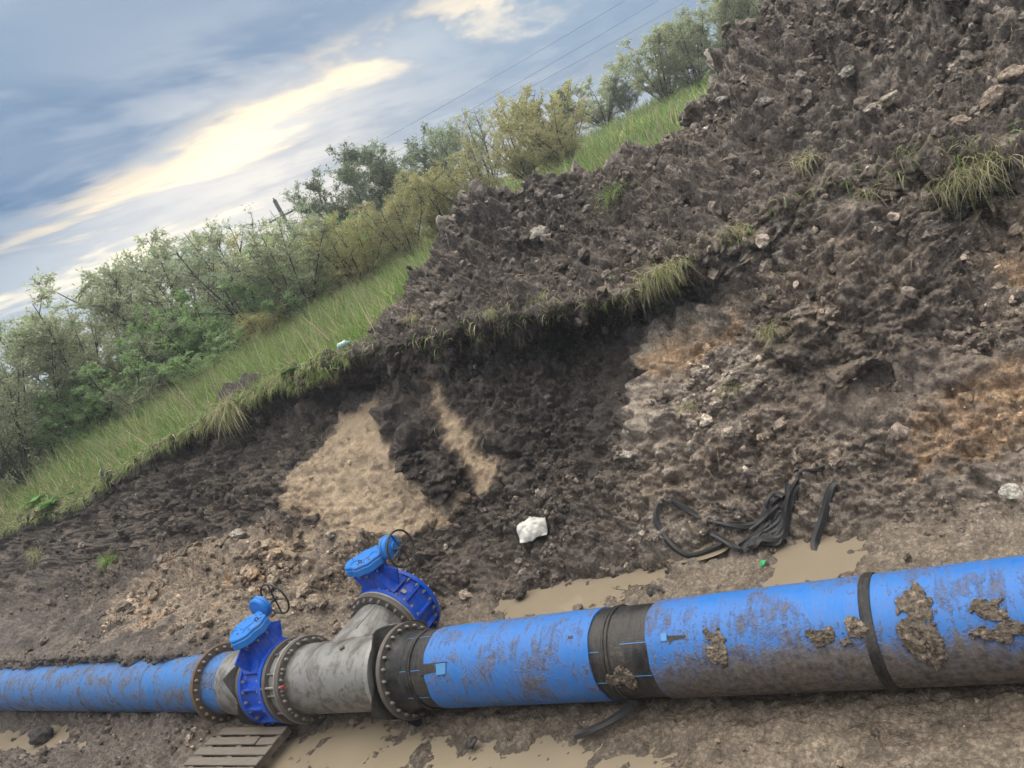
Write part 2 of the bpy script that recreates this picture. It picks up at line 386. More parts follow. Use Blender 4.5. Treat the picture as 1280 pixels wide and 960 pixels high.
if NR[nx//2, 60, 2] < 0: NR = -NR
F = G.reshape(-1, 3); FT = TT.ravel()
amp = np.interp(FT, [0, 1, 2, 3, 3.6, 5, 5.8, 6.6, 8, 10.4, 11, 11.6, 12.4, 13.3, 14, 15], [.3, .5, .55, .62, .55, .55, .65, .85, .9, .9, .9, .9, 1.15, 1.0, .35, .3])
fx = F[:, 0]
heapx = sstep(-9.6, -7.8, fx); topside = sstep(11.0, 11.4, FT)
amp = amp*(1-topside*(1-heapx)*0.65)*(1+.9*(1-sstep(-11, -9.3, fx))*(FT > 2.6)*(FT < 5.0))
n_lo = fbm(F*0.75, 3); n_mid = billow(F*2.4, 3, 0.55); n_cl = billow(F*6.5, 3, 0.6); n_hi = fbm(F*22, 3, 0.6)
coarse = sstep(5.8, 6.8, FT)
sel = (FT > 3.2) & (FT < 13.9) & (fx > -26) & (fx < 6)
smo = sstep(.05, .45, fbm(F*np.array([.55, .8, .9], np.float32)+91, 3))*sstep(6.0, 6.8, FT)*(1-sstep(10.2, 10.8, FT))   # faces sheared smooth by the digger
blk = np.zeros(len(F)); ps = F[sel]
for (s_, a_) in ((2.2, .17), (5.0, .11), (11., .055)):
    v_, e_ = cells(ps*s_); blk[sel] += a_*(v_*.5+.75*np.sqrt(np.minimum(e_, .45)/.45)-.5)
d = amp*(0.20*n_lo*(0.35+0.65*coarse)+0.27*n_mid*(0.5+0.5*coarse)+(0.07*n_cl+0.012*n_hi)*(1-.7*smo)+blk*(1-.75*smo)*(.22+.78*sstep(5.6, 6.6, FT))*(1-.75*topside*(1-heapx)))
meadow_m = sstep(11.05, 11.4, FT)*(1-heapx) + sstep(13.6, 14.2, FT)*heapx
d = d*(1-0.55*meadow_m)

# colours of the earth, in facade coordinates (X, Z) with ragged borders
WX = F[:, 0]+0.16*fbm(F*1.9+11, 4, 0.6)+.06*fbm(F*8+3, 3, .6); WZ = F[:, 2]+0.13*fbm(F*1.9+31, 4, 0.6)+.06*fbm(F*8+43, 3, .6)
CLAY = [[(-10.75,1.95),(-9.7,2.3),(-9.3,2.45),(-8.7,2.62),(-8.29,2.4),(-8.06,2.02),(-7.67,1.63),(-7.44,1.24),(-6.98,1.04),(-7.03,.85),(-7.62,.82),(-8.14,.85),(-8.79,1.05),(-9.76,1.25),(-10.5,1.6)],
        [(-7.78,2.60),(-7.40,2.52),(-7.0,2.02),(-6.62,1.57),(-6.3,1.05),(-6.75,.95),(-6.95,1.2),(-6.95,1.49),(-7.21,1.82),(-7.56,2.25)]]
ORANGE = [[(-4.08,1.87),(-3.75,2.02),(-3.17,2.0),(-2.65,2.05),(-2.81,1.8),(-3.2,1.67),(-3.63,1.62),(-4.02,1.62)], [(-1.25,.67),(-.71,.95),(.1,1.05),(.1,.7),(-.87,.46),(-1.4,.38)], [(-.1,1.6),(.6,1.9),(.8,1.6),(.2,1.35)]]
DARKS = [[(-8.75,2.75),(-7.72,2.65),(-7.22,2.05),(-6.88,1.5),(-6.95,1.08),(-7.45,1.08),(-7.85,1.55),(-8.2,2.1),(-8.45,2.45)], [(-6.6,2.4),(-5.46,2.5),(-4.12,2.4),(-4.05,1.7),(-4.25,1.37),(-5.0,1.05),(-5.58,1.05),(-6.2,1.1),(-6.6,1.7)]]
PALE = [[(-4.2,2.0),(-3.2,2.2),(-2.6,1.95),(-2.4,1.4),(-3.1,.9),(-3.99,.8),(-4.5,1.05),(-4.2,1.5)]]
def blur(a, n=3):
    a = a.reshape(nx, nt_)
    for ax in (0, 1):
        for _ in range(n): a = (np.roll(a, 1, ax)+2*a+np.roll(a, -1, ax))/4
    return a.ravel()
def mask(polys, t0=5.2, t1=11.0, b=7):
    r = np.zeros(len(F), bool)
    for p in polys: r |= in_poly(WX, WZ, p)
    return blur((r & (FT > t0) & (FT < t1)).astype(np.float32), b)
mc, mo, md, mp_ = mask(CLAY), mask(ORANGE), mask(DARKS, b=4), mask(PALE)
d = d*(1-0.72*mc*(1-md))+0.02*mc*billow(F*np.array([1.5, 4, 9], np.float32), 2)
F2 = F + NR.reshape(-1, 3)*d[:, None]
# the floor dips under each puddle: X, Y, rx, ry, depth
WATER = [(-5.6,6.7,.9,.34,-.06),(-4.15,6.8,.38,.15,-.05),(-2.3,6.75,.40,.48,-.03),(-3.65,7.05,.27,.14,.035),(-7.2,4.35,1.5,.34,-.10),(-4.6,4.2,1.5,.28,-.085),(-15.3,4.35,2.0,.33,.20)]   # x, y, rx, ry, level
PUD = [(-5.6,6.7,1.0,.36,.16),(-4.15,6.8,.4,.16,.12),(-2.3,6.75,.42,.5,.14),(-3.65,7.05,.3,.16,.10),(-7.2,4.35,1.6,.36,.10),(-4.6,4.2,1.6,.3,.07),(-15.3,4.35,2.2,.35,.3)]
v1 = fbm(F*2.2+3, 4, 0.6); v2 = fbm(F*7+9, 3, 0.6); v3 = fbm(F*0.8+21, 3)
dark = np.array([.060, .048, .040]); mid = np.array([.190, .152, .120]); pale = np.array([.32, .27, .222]); clay = np.array([.40, .30, .198])
orange = np.array([.37, .25, .155]); brown = np.array([.245, .190, .138]); mud = np.array([.195, .155, .115]); turf = np.array([.115, .105, .045])
def lerp(a, b, t): return a+(b-a)*np.clip(t, 0, 1)[:, None]
col = np.tile(mid, (len(F), 1))
rightside = sstep(-5.2, -3.9, WX)
col = lerp(np.tile(dark, (len(F), 1)), col, 0.25+0.5*v1+0.55*rightside)
col = lerp(col, pale, (0.25+0.8*v2+0.6*v3)*rightside*0.75*(1-sstep(10.6, 11.2, FT)))
heap = sstep(10.9, 11.3, FT)*heapx
col = lerp(col, np.array([.122, .100, .083]), heap*(0.75+0.4*v2))
col = lerp(col, pale, heap*sstep(.25, .9, v2+v3*.6)*0.6)
talus = np.exp(-((WX+5.6)/1.15)**2)*(FT > 5.9)*(FT < 9)
col = lerp(col, np.array([.105, .085, .070]), talus*1.2)
brn = sstep(-14.2, -13.2, WX)*(1-sstep(-8.9, -8.0, WX))*sstep(5.25, 5.6, FT+0.4*v1)*(1-sstep(7.5, 7.9, FT+.25*v1))
col = lerp(col, brown, brn*(0.8+.5*v2)); col = lerp(col, orange*.8, brn*sstep(.55, .9, v1+.5*v3))
col = lerp(col, np.array([.205, .155, .112]), rightside*sstep(6.3, 7.2, FT)*(1-sstep(9.4, 10.2, FT))*sstep(-.5, .6, v3+.5*v1)*.7)
flr = (1-sstep(5.5, 6.4, FT+0.5*v1))*sstep(-11.5, -8.5, WX)
col = lerp(col, mud, flr*(0.85+0.4*v2))
col = lerp(col, np.array([.115, .092, .070]), flr*sstep(.0, .7, v1+.5*v3+.3*v2)*.85)
lf = (1-sstep(5.0, 5.4, FT))*(1-sstep(-11.5, -8.5, WX)); col = lerp(col, np.array([.108, .088, .073]), lf)
col = lerp(col, clay, mc*(0.92+.25*v2)); col = lerp(col, np.array([.36,.30,.24]), mp_*(.6+.8*v2)); col = lerp(col, orange, mo*(0.8+.6*v2)); col = lerp(col, orange, mc*0.5*sstep(.15, .8, v3+.4*v1))
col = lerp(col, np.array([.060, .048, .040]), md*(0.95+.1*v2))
col = lerp(col, turf, meadow_m*(0.9+.3*v2))
col = lerp(col, np.array([.075, .062, .045]), meadow_m*sstep(.3, .8, v1+.3*v2)*.7)
wet = 0.30+0.42*flr+0.15*talus+0.2*rightside*(FT < 9)
wet = np.clip(wet*(1-meadow_m), 0, 0.75)
COL = np.concatenate([np.clip(col, .01, .9), wet[:, None]], 1)
for (qx, qy, rx, ry, dp) in PUD:
    g = np.exp(-(((F[:, 0]-qx)/rx)**2+((F[:, 1]-qy)/ry)**2)**1.5)
    F2[:, 2] -= dp*g*(FT < 7.2)
for (qx, qy, rx, ry, zl) in WATER:
    g = np.exp(-(((F[:, 0]-qx)/(rx*1.5))**2+((F[:, 1]-qy)/(ry*1.6))**2)**2)*(1-sstep(.015, .075, F2[:, 2]-zl))*(FT < 7.2)
    COL[:, :3] *= (1-.42*g)[:, None]; COL[:, 3] = np.maximum(COL[:, 3], .72*g)
mnd = np.exp(-((F[:, 0]+12.5)/.75)**2-((F[:, 1]-9.75)/.35)**2)*(FT > 11)     # dark earth thrown up on the turf
F2[:, 2] += mnd*(.24+.28*n_mid); COL[:, :3] = COL[:, :3]+(np.array([.075, .064, .056])-COL[:, :3])*np.clip(mnd*2.2-.2, 0, 1)[:, None]
meadow_m = meadow_m*(1-np.clip(mnd*2, 0, 1))
SMOOTH = np.clip(.55*mc*(1-md)+.35*smo+.2*flr, 0, .9)
IDX = np.arange(nx*nt_).reshape(nx, nt_)
def row(t): return int(np.searchsorted(T, t))
def strip(name, t0, t1):
    a, b = row(t0), row(t1); ids = IDX[:, a:b+1]; n = ids.shape[1]
    L = np.arange(nx*n).reshape(nx, n)
    Q = np.stack([L[:-1, :-1], L[:-1, 1:], L[1:, 1:], L[1:, :-1]], -1).reshape(-1, 4)[:, ::-1]
    o = mesh_np(name, F2[ids.ravel()], Q, M_SOIL, COL[ids.ravel()], extra=SMOOTH[ids.ravel()])
    return tag(o, kind='structure')
strip('near_bank', 0, 2.0); strip('pit_floor', 2.0, 5.6); strip('trench_bank', 5.6, 11.0); strip('spoil_heap', 11.0, 14.0); strip('meadow', 14.0, 15.0)
# wider ground to the horizon
gx = np.concatenate([np.linspace(-300, -82, 20), np.linspace(-80, 20, 80), np.linspace(24, 90, 10)]); gy = np.concatenate([np.linspace(21.8, 80, 60), np.linspace(85, 300, 20)])
GX, GY = np.meshgrid(gx, gy, indexing='ij'); GZ = meadow_z(GX, GY)-0.03-0.0
LI = np.arange(GX.size).reshape(GX.shape)
Qg = np.stack([LI[:-1, :-1], LI[1:, :-1], LI[1:, 1:], LI[:-1, 1:]], -1).reshape(-1, 4)
tag(mesh_np('far_field', np.stack([GX, GY, GZ], -1).reshape(-1, 3), Qg, M_SOIL, np.tile(np.array([.10, .115, .045, 0.0]), (GX.size, 1))), kind='structure')
tag(mesh_np('field', np.array([(-300, -16, 2.6), (-79.9, -16, 2.6), (-79.9, 22, 2.9), (-300, 22, 2.9)], float), np.array([[0, 1, 2, 3]]), M_SOIL, np.tile(np.array([.10, .115, .045, 0.0]), (4, 1))), kind='structure')
GV = F2.reshape(nx, nt_, 3)
NV = NR.reshape(nx, nt_, 3)
def ground_at(x, y, t0=2.0, t1=15.0):
    """point of the ground sheet nearest to (x, y)"""
    i = int(np.abs(XS-x).argmin()); a, b = row(t0), row(t1)
    j = a+int(np.abs(GV[i, a:b, 1]-y).argmin()); return Vector(GV[i, j].tolist())
#OBJECTS
# ------------------------------------------------------------------ water lying in the pit
k = Mat('muddy_water'); k.set(Base_Color=k.mix(k.noise(1.6, 3, .5), (.205, .168, .12), (.27, .222, .158)), Roughness=0.03, Specular_IOR_Level=0.7, IOR=1.33)
k.bump(k.noise(9, 2, .5), 0.06, 0.01); M_WATER = k.m
def puddle(x, y, rx, ry, z):
    n = 40; V = [(x, y, z)]+[(x+rx*1.5*math.cos(2*math.pi*i/n), y+ry*1.5*math.sin(2*math.pi*i/n), z) for i in range(n)]
    o = MB().add(V, [(0, i+1, (i+1) % n+1) for i in range(n)]).build('puddle', M_WATER); return tag(o, kind='structure')
for (x, y, rx, ry, z) in WATER:
    puddle(x, y, rx, ry, z)

# ------------------------------------------------------------------ pipe materials
def dirt(k, col, amount, mudcol=(.17, .142, .115), wetcol=(.062, .049, .038), off=0.0, heavy=None, rough=0.42, sc_=3.2):
    """paint or plastic with dried mud smeared over it"""
    a = k.noise(sc_*.75, 6, .68, 0.25, (1, 1, 1), off); b = k.noise(9, 4, .7, 0.2, (2.6, .55, .55), off+5); s_ = k.noise(45, 3, .65, 0.0, (1, 1, 1), off+9)
    v = k.math('ADD', k.math('ADD', k.math('MULTIPLY', a, .50), k.math('MULTIPLY', b, .32)), k.math('MULTIPLY', s_, .18))
    if heavy is not None: v = k.math('ADD', v, heavy)
    f = k.ramp(v, (.55-amount, 0.0), (.64-amount, 0.8), (.74-amount, .97)); film = k.ramp(v, (.42-amount, 0.0), (.62-amount, .34))
    g = k.ramp(k.noise(18, 4, .7, off=off+2), (.35, 0.0), (.65, 1.0))
    mc_ = k.mix(g, wetcol, mudcol)
    c = k.mix(f, k.mix(film, col, tuple(1.4*q for q in mudcol)), mc_)
    k.set(Base_Color=c, Roughness=k.math('ADD', rough, k.math('MULTIPLY', f, .45), True), Specular_IOR_Level=0.3)
    h = k.math('MULTIPLY', f, k.math('ADD', .5, k.noise(60, 3, .7)))
    k.bump(h, .8, .012)
    return k
BLUE = (.0015, .135, .48)
k = Mat('blue_jacket_muddy'); z = k.objz(2); y = k.objz(1); x = k.objz(0)
low = k.ramp(k.math('ADD', k.math('MULTIPLY', z, 1.0), .5), (.20, .28), (.55, .19), (.67, .06), (.75, -.10), (.93, .0))
wt = k.ramp(k.math('MULTIPLY', k.math('ADD', x, 4.2), .25), (.1, .0), (.35, 1.0))
wv = k.math('SUBTRACT', k.math('MULTIPLY', low, wt), k.math('MULTIPLY', k.math('SUBTRACT', 1.0, wt), .0))
dirt(k, k.mix(k.noise(2, 2), BLUE, (.003, .165, .54)), .045, heavy=wv); M_BLUE = k.m
k = Mat('blue_jacket_left'); dirt(k, (.008, .15, .45), .07, off=13, wetcol=(.05, .042, .037), sc_=5); M_BLUE2 = k.m
k = Mat('black_polyethylene'); dirt(k, (.010, .011, .013), -.012, off=3, mudcol=(.15, .13, .11), rough=.45); M_BLACK = k.m
k = Mat('black_rubber'); dirt(k, (.014, .014, .015), -.02, off=8, mudcol=(.15, .13, .11), rough=.6); M_RUBBER = k.m
k = Mat('grey_steel_paint'); c = k.mix(k.noise(5, 5, .65, 1.2, (1, 1, 1), 2), (.15, .15, .145), (.30, .295, .28))
c = k.mix(k.ramp(k.noise(7, 5, .7, .6, (1, .4, 1), 6), (.46, 0), (.62, .85)), c, (.085, .070, .056)); k.set(Base_Color=c, Roughness=.48, Metallic=.25); k.bump(k.noise(40, 4, .6), .15, .01); M_STEEL = k.m
k = Mat('flange_steel_dirty'); c = k.mix(k.noise(9, 5, .7), (.055, .048, .042), (.19, .165, .14)); k.set(Base_Color=c, Roughness=.6, Metallic=.3); k.bump(k.noise(40, 4, .7), .3, .01); M_FLANGE = k.m
k = Mat('flange_edge'); c = k.mix(k.noise(14, 4, .7), (.20, .19, .17), (.42, .41, .38)); k.set(Base_Color=c, Roughness=.45, Metallic=.5); M_EDGE = k.m
k = Mat('rusty_flange'); c = k.mix(k.noise(10, 5, .7), (.07, .045, .03), (.20, .135, .085)); k.set(Base_Color=c, Roughness=.75, Metallic=.15); k.bump(k.noise(50, 4, .7), .3, .01); M_RUST = k.m
k = Mat('bolt_zinc'); c = k.mix(k.noise(20, 3, .6), (.16, .14, .12), (.50, .49, .46)); k.set(Base_Color=c, Roughness=.38, Metallic=.7); M_BOLT = k.m
k = Mat('valve_blue_epoxy'); dirt(k, k.mix(k.noise(4, 3), (.004, .062, .44), (.006, .085, .52)), -.055, off=21, rough=.26, sc_=5); M_VALVE = k.m
k = Mat('gearbox_blue'); dirt(k, k.mix(k.noise(5, 3), (.012, .17, .56), (.02, .20, .62)), -.05, off=31, rough=.36, sc_=6); M_GEAR = k.m
k = Mat('black_paint'); k.set(Base_Color=k.mix(k.noise(20, 3), (.012, .012, .013), (.05, .046, .042)), Roughness=.42); M_WHEEL = k.m
k = Mat('red_paint'); k.set(Base_Color=(.30, .03, .025), Roughness=.6); M_RED = k.m
k = Mat('blue_stripe'); k.set(Base_Color=k.mix(k.noise(9, 3), (.05, .28, .62), (.10, .2, .34)), Roughness=.5); M_STRIPE = k.m

BOLT = MB(); BOLT.prism([(.021*math.cos(i*math.pi/3), .021*math.sin(i*math.pi/3)) for i in range(6)], 0, .022, bevel=.003); BOLT.lathe([(.022, .0125), (.046, .0125)], axis='z', seg=8)
ME_BOLT = BOLT.mesh('bolt', M_BOLT, 30)
def bolts(parent, R, n, pos, axis, sign, ph=0.0):
    for i in range(n):
        a = 2*math.pi*i/n+ph; c, s = R*math.cos(a), R*math.sin(a)
        if axis == 'x': inst('bolt', ME_BOLT, parent, (pos, c, s), (0, sign*math.pi/2, 0))
        else: inst('bolt', ME_BOLT, parent, (c, pos, s), (-sign*math.pi/2, 0, 0))
def ring(R, r, t0, t1, axis, bev=.006):
    b = MB(); b.lathe([(t0, r), (t0, R-bev), (t0+bev, R), (t1-bev, R), (t1, R-bev), (t1, r), (t0, r)], axis=axis, seg=72, caps=False); return b

# ------------------------------------------------------------------ right hand water pipe (origin on its axis)
AX = (0, 4.93, .45)
wp = tag(empty('water_pipe', AX), 'long blue plastic water pipe smeared with mud, running right from the grey tee', 'pipe')
core = MB(); core.lathe([(-6.33, .385), (-3.0, .385)], seg=96); core.build('black_pipe', M_BLACK, wp)
def jacket(x0, x1, cut=0.0, seed=0):
    """blue skin with a slightly ragged end"""
    b = MB(); n = 96; nl = max(2, int(abs(x1-x0)/.12)); V, Fc = [], []
    rr = np.random.default_rng(seed); ph = rr.uniform(0, 6, 4)
    def rag(a): return cut*(.5*math.sin(a*2+ph[0])+.3*math.sin(a*5+ph[1])+.2*math.sin(a*11+ph[2]))
    prof = [(0, .386)]+[(i/nl, .4) for i in range(nl+1)]+[(1, .386)]
    for (t, r) in prof:
        for i in range(n):
            a = 2*math.pi*i/n; xx = x0+(x1-x0)*t+(rag(a)*(1-t) if x0 < x1 else 0)+rag(a+1.7)*t*.4
            V.append((xx, r*math.cos(a), r*math.sin(a)))
    for j in range(len(prof)-1):
        for i in range(n): Fc.append((j*n+i, j*n+(i+1) % n, (j+1)*n+(i+1) % n, (j+1)*n+i))
    return b.add(V, Fc)
jacket(-5.72, -3.76, .02, 1).build('blue_jacket', M_BLUE, wp)
jacket(-3.20, -1.49, .015, 2).build('blue_jacket', M_BLUE, wp)
jacket(-1.43, 5.0, .0, 3).build('blue_jacket', M_BLUE, wp)
b = MB(); b.lathe([(-1.50, .385), (-1.50, .408), (-1.49, .414), (-1.43, .414), (-1.42, .408), (-1.42, .385)], seg=96, caps=False); tag(b.build('joint_band', M_BLACK, wp), 'black band round the muddy joint')
for (xb, r) in ((-3.59, .017), (-3.625, .012), (-5.93, .016), (-5.96, .012)):
    b = MB(); b.torus((xb, 0, 0), .389, r, 'x', 96, 8); b.build('weld_bead', M_BLACK, wp)
b = MB(); b.lathe([(-6.33, .385), (-6.33, .47), (-6.30, .47), (-6.20, .41), (-6.10, .392), (-6.05, .387)], seg=96, caps=False); b.build('stub_end', M_BLACK, wp)
fl = ring(.50, .415, -6.30, -6.245, 'x').build('flange', M_FLANGE, wp); bolts(fl, .455, 24, -6.245, 'x', 1, .06)
def stripe(x0, x1, a, wdt=.006, r=.3885):
    V = []
    for xx in (x0, x1):
        for da in (-wdt/2/r, wdt/2/r): V.append((xx, r*math.cos(a+da), r*math.sin(a+da)))
    for xx in (x0, x1):
        for da in (-wdt/2/r, wdt/2/r): V.append((xx, (r-.006)*math.cos(a+da), (r-.006)*math.sin(a+da)))
    MB().add(V, [(0, 1, 3, 2), (4, 6, 7, 5), (0, 2, 6, 4), (1, 5, 7, 3), (0, 4, 5, 1), (2, 3, 7, 6)]).build('stripe', M_STRIPE, wp)
for a in (88, 143, 186):
    stripe(-6.15, -5.98, rad(a)); stripe(-5.91, -5.76, rad(a))
for a in (128, 168): stripe(-3.45, -3.21, rad(a+4)); stripe(-3.755, -3.66, rad(a+11))
def patch_on_pipe(x, a, outline, mat, name, r=.4035, th=.01, parent=wp):
    """thin piece bent over the pipe; outline in metres (along x, round the pipe)"""
    V = [(x+u, r*math.cos(rad(a)+v/r), r*math.sin(rad(a)+v/r)) for (u, v) in outline]+[(x+u, (r-th)*math.cos(rad(a)+v/r), (r-th)*math.sin(rad(a)+v/r)) for (u, v) in outline]
    n = len(outline); Fc = [tuple(range(n)), tuple(range(2*n-1, n-1, -1))]+[(i, (i+1) % n, n+(i+1) % n, n+i) for i in range(n)]
    return MB().add(V, Fc).build(name, mat, parent, 30)
patch_on_pipe(-5.75, 143, [(-.02, .05), (-.02, -.06), (.22, -.035), (.22, .025)], M_BLACK, 'cut_notch')
patch_on_pipe(-5.53, 144, [(0, -.055), (.13, -.06), (.12, .045), (0, .05)], M_STRIPE, 'skin_flap', r=.416, th=.02)
patch_on_pipe(-5.75, 136, [(-.01, -.008), (.36, -.012), (.36, .0), (-.01, .008)], M_BLACK, 'cut_notch')
patch_on_pipe(-3.0, 132, [(0, -.03), (.17, -.02), (.15, .0), (.05, .01), (.02, .04)], M_BLACK, 'cut_notch')
patch_on_pipe(-3.05, 129, [(0, -.03), (.05, -.03), (.05, .03), (0, .03)], M_STRIPE, 'skin_flap', r=.41, th=.015)
patch_on_pipe(-3.97, 118, [(0, -.014), (.05, -.01), (.05, .012), (0, .012)], M_BLACK, 'cut_notch')

# ------------------------------------------------------------------ grey steel tee
TX = -7.35
tee = tag(empty('pipe_tee', AX), 'grey painted steel pipe tee joining the two blue valves', 'pipe tee')
b = MB(); b.lathe([(-7.97, .40), (-6.48, .40)], seg=96, caps=False); b.build('run', M_STEEL, tee)
b = MB(); b.lathe([(.1, .385), (.80, .385)], o=(TX, 0, 0), axis='y', seg=96, caps=False); b.build('branch', M_STEEL, tee)
# weld seam where the branch meets the run, and a seam along the branch
pts = []
for i in range(97):
    a = 2*math.pi*i/96; xx, zz = .387*math.sin(a), .387*math.cos(a); pts.append((TX+xx, math.sqrt(max(.4**2-zz*zz, 0))+.002, zz))
MB().tube(pts, .010, 6).build('weld_seam', M_STEEL, tee)
MB().tube([(TX+.387*math.sin(.35), y_, .387*math.cos(.35)) for y_ in np.linspace(.36, .78, 12)], .004, 5).build('weld_seam', M_FLANGE, tee)
f1 = ring(.50, .395, -6.485, -6.43, 'x').build('flange', M_EDGE, tee); bolts(f1, .455, 24, -6.485, 'x', -1)
f2 = ring(.50, .395, -8.00, -7.94, 'x').build('flange', M_FLANGE, tee); bolts(f2, .455, 24, -7.94, 'x', 1, .1)
e2 = ring(.505, .40, -8.02, -8.003, 'x').build('flange_face', M_EDGE, tee)
f3 = ring(.50, .395, .80, .86, 'y')
f3.v = [(p[0]+TX, p[1], p[2]) for p in f3.v]; f3 = f3.build('flange', M_FLANGE, tee)
for i in range(24):
    a = 2*math.pi*i/24+.05; inst('bolt', ME_BOLT, f3, (TX+.455*math.cos(a), .80, .455*math.sin(a)), (math.pi/2, 0, 0))
e3 = ring(.507, .40, .862, .885, 'y'); e3.v = [(p[0]+TX, p[1], p[2]) for p in e3.v]; e3.build('flange_face', M_EDGE, tee)
patch_on_pipe(-7.1, 96, [(0, -.02), (.05, -.03), (.075, 0), (.04, .03), (.01, .02)], M_FLANGE, 'lifting_lug', r=.425, th=.03, parent=tee)

# ------------------------------------------------------------------ the two gear operated valves
def make_valve(name, loc, rz, label, flip=1, back_ring=False):
    """flow along local y, hand wheel towards local +x"""
    t = tag(empty(name, loc, rz), label, 'valve')
    b = MB(); b.lathe([(-.225, .38), (-.225, .495), (-.17, .495), (-.165, .455), (-.14, .43), (-.08, .425), (.0, .432), (.08, .425), (.14, .43), (.165, .455), (.17, .495), (.225, .495), (.225, .38)], axis='y', seg=96, caps=False)
    b.lathe([(-.17, .3), (.17, .3)], axis='y', seg=48)
    body = b.build('valve_body', M_VALVE, t)
    for a in range(0, 360, 30):
        if a in (60, 90, 120): continue
        q = rad(a); rb = MB(); rb.box((.452*math.cos(q), 0, .452*math.sin(q)), (.07, .335, .022), Matrix.Rotation(-q, 3, 'Y')); rb.build('rib', M_VALVE, body)
    for sg in (-1, 1): bolts(body, .468, 24, sg*.165, 'y', -sg, .06)
    bolts(body, .462, 24, .226, 'y', 1, .06)
    # neck up to the gearbox
    nk = MB(); V = []
    for (zz, hx, hy) in ((.38, .30, .15), (.52, .19, .13), (.64, .15, .12), (.70, .15, .12)):
        for (sx_, sy_) in ((-1, -1), (1, -1), (1, 1), (-1, 1)): V.append((sx_*hx, sy_*hy, zz))
    nk.add(V, [(j*4+i, j*4+(i+1) % 4, j*4+4+(i+1) % 4, j*4+4+i) for j in range(3) for i in range(4)]+[(3, 2, 1, 0), (12, 13, 14, 15)])
    for sg in (-1, 1): nk.box((sg*.24, 0, .52), (.20, .025, .30), Matrix.Rotation(sg*.5, 3, 'Y'))
    nk.build('neck', M_VALVE, t, 25)
    tp = MB(); tp.lathe([(.70, .02), (.70, .205), (.735, .205), (.735, .02)], axis='z', seg=40, caps=False); pl = tp.build('top_flange', M_VALVE, t)
    for i in range(8): inst('bolt', ME_BOLT, pl, (.185*math.cos(i*.785+.3), .185*math.sin(i*.785+.3), .70), (math.pi, 0, 0), .8)
    # worm gear housing: round drum drawn out to a nose, a lid with boss
    out = []
    for i in range(48):
        a = 2*math.pi*i/48; r = .235+.012*math.cos(8*a)+.085*max(0, math.cos(a-rad(200)))**6+.03*max(0, math.cos(a-rad(45)))**4; out.append((r*math.cos(a), r*math.sin(a)))
    g = MB(); g.prism(out, .735, .83, bevel=.02); g.prism([(x_*.97, y_*.97) for x_, y_ in out], .825, .865, bevel=.014)
    gb = g.build('gearbox', M_GEAR, t, 30)
    for i in range(4):
        MB().box((.145*math.cos(i*1.571+.6), .145*math.sin(i*1.571+.6), .866), (.11, .018, .016), Matrix.Rotation(i*1.571+.6, 3, 'Z')).build('lid_rib', M_GEAR, gb)
    MB().lathe([(.862, .10), (.872, .10), (.878, .094), (.878, .0)], axis='z', seg=40, caps=False).build('gearbox_boss', M_GEAR, gb)
    for i in range(8):
        a = i*math.pi/4+.2; inst('bolt', ME_BOLT, gb, (.19*math.cos(a), .19*math.sin(a), .863), None, .6)
    MB().torus((.05, -.15, .885), .022, .006, 'y', 20, 8).build('lifting_eye', M_WHEEL, gb)
    MB().box((-.22, -.12, .80), (.03, .03, .02)).build('position_marker', M_RED, gb)
    # worm shaft, spur gear drum and hand wheel
    sy = .10
    s = MB(); s.lathe([(-.10, .055), (-.10, .075), (.20, .075), (.22, .06), (.30, .06)], o=(0, sy, .80), axis='x', seg=24)
    s.build('worm_housing', M_GEAR, t)
    dr = MB(); dr.lathe([(.28, .09), (.285, .135), (.30, .15), (.335, .15), (.335, .142), (.345, .142), (.345, .15), (.38, .15), (.40, .135), (.41, .08), (.42, .05), (.44, .045)], o=(0, sy+.02, .86), axis='x', seg=40)
    dd = dr.build('spur_gear_drum', M_GEAR, t)
    for i in range(6): a = i*math.pi/3; inst('bolt', ME_BOLT, dd, (.40, sy+.02+.115*math.cos(a), .86+.115*math.sin(a)), (0, math.pi/2, 0), .6)
    hw = MB(); hc = (.545, sy-.02, .83); hw.torus(hc, .225, .013, 'x', 56, 10); rim = hw.build('hand_wheel', M_WHEEL, t)
    for i in range(4):
        a = i*math.pi/2+.12; sp = MB(); sp.tube([hc, (hc[0], hc[1]+.22*math.cos(a), hc[2]+.22*math.sin(a))], [.012, .009], 8); sp.build('spoke', M_WHEEL, rim)
    MB().lathe([(.43, .018), (.53, .018), (.53, .035), (.575, .035), (.575, .018), (.585, .018)], o=(0, hc[1], hc[2]), axis='x', seg=20).build('wheel_shaft', M_WHEEL, rim)
    # casting plate on the body
    MB().box((.33, -.03, .305), (.06, .05, .012), Matrix.Rotation(rad(47), 3, 'Y')).build('rating_plate', M_EDGE, t)
    return t
make_valve('butterfly_valve', (TX, 4.93+1.12, .45), 0, 'blue gear operated valve on the branch of the tee, nearer the bank')
v1_ = make_valve('butterfly_valve', (-8.50, 4.93, .45), rad(90), 'blue gear operated valve in the pipe line, left of the grey tee')
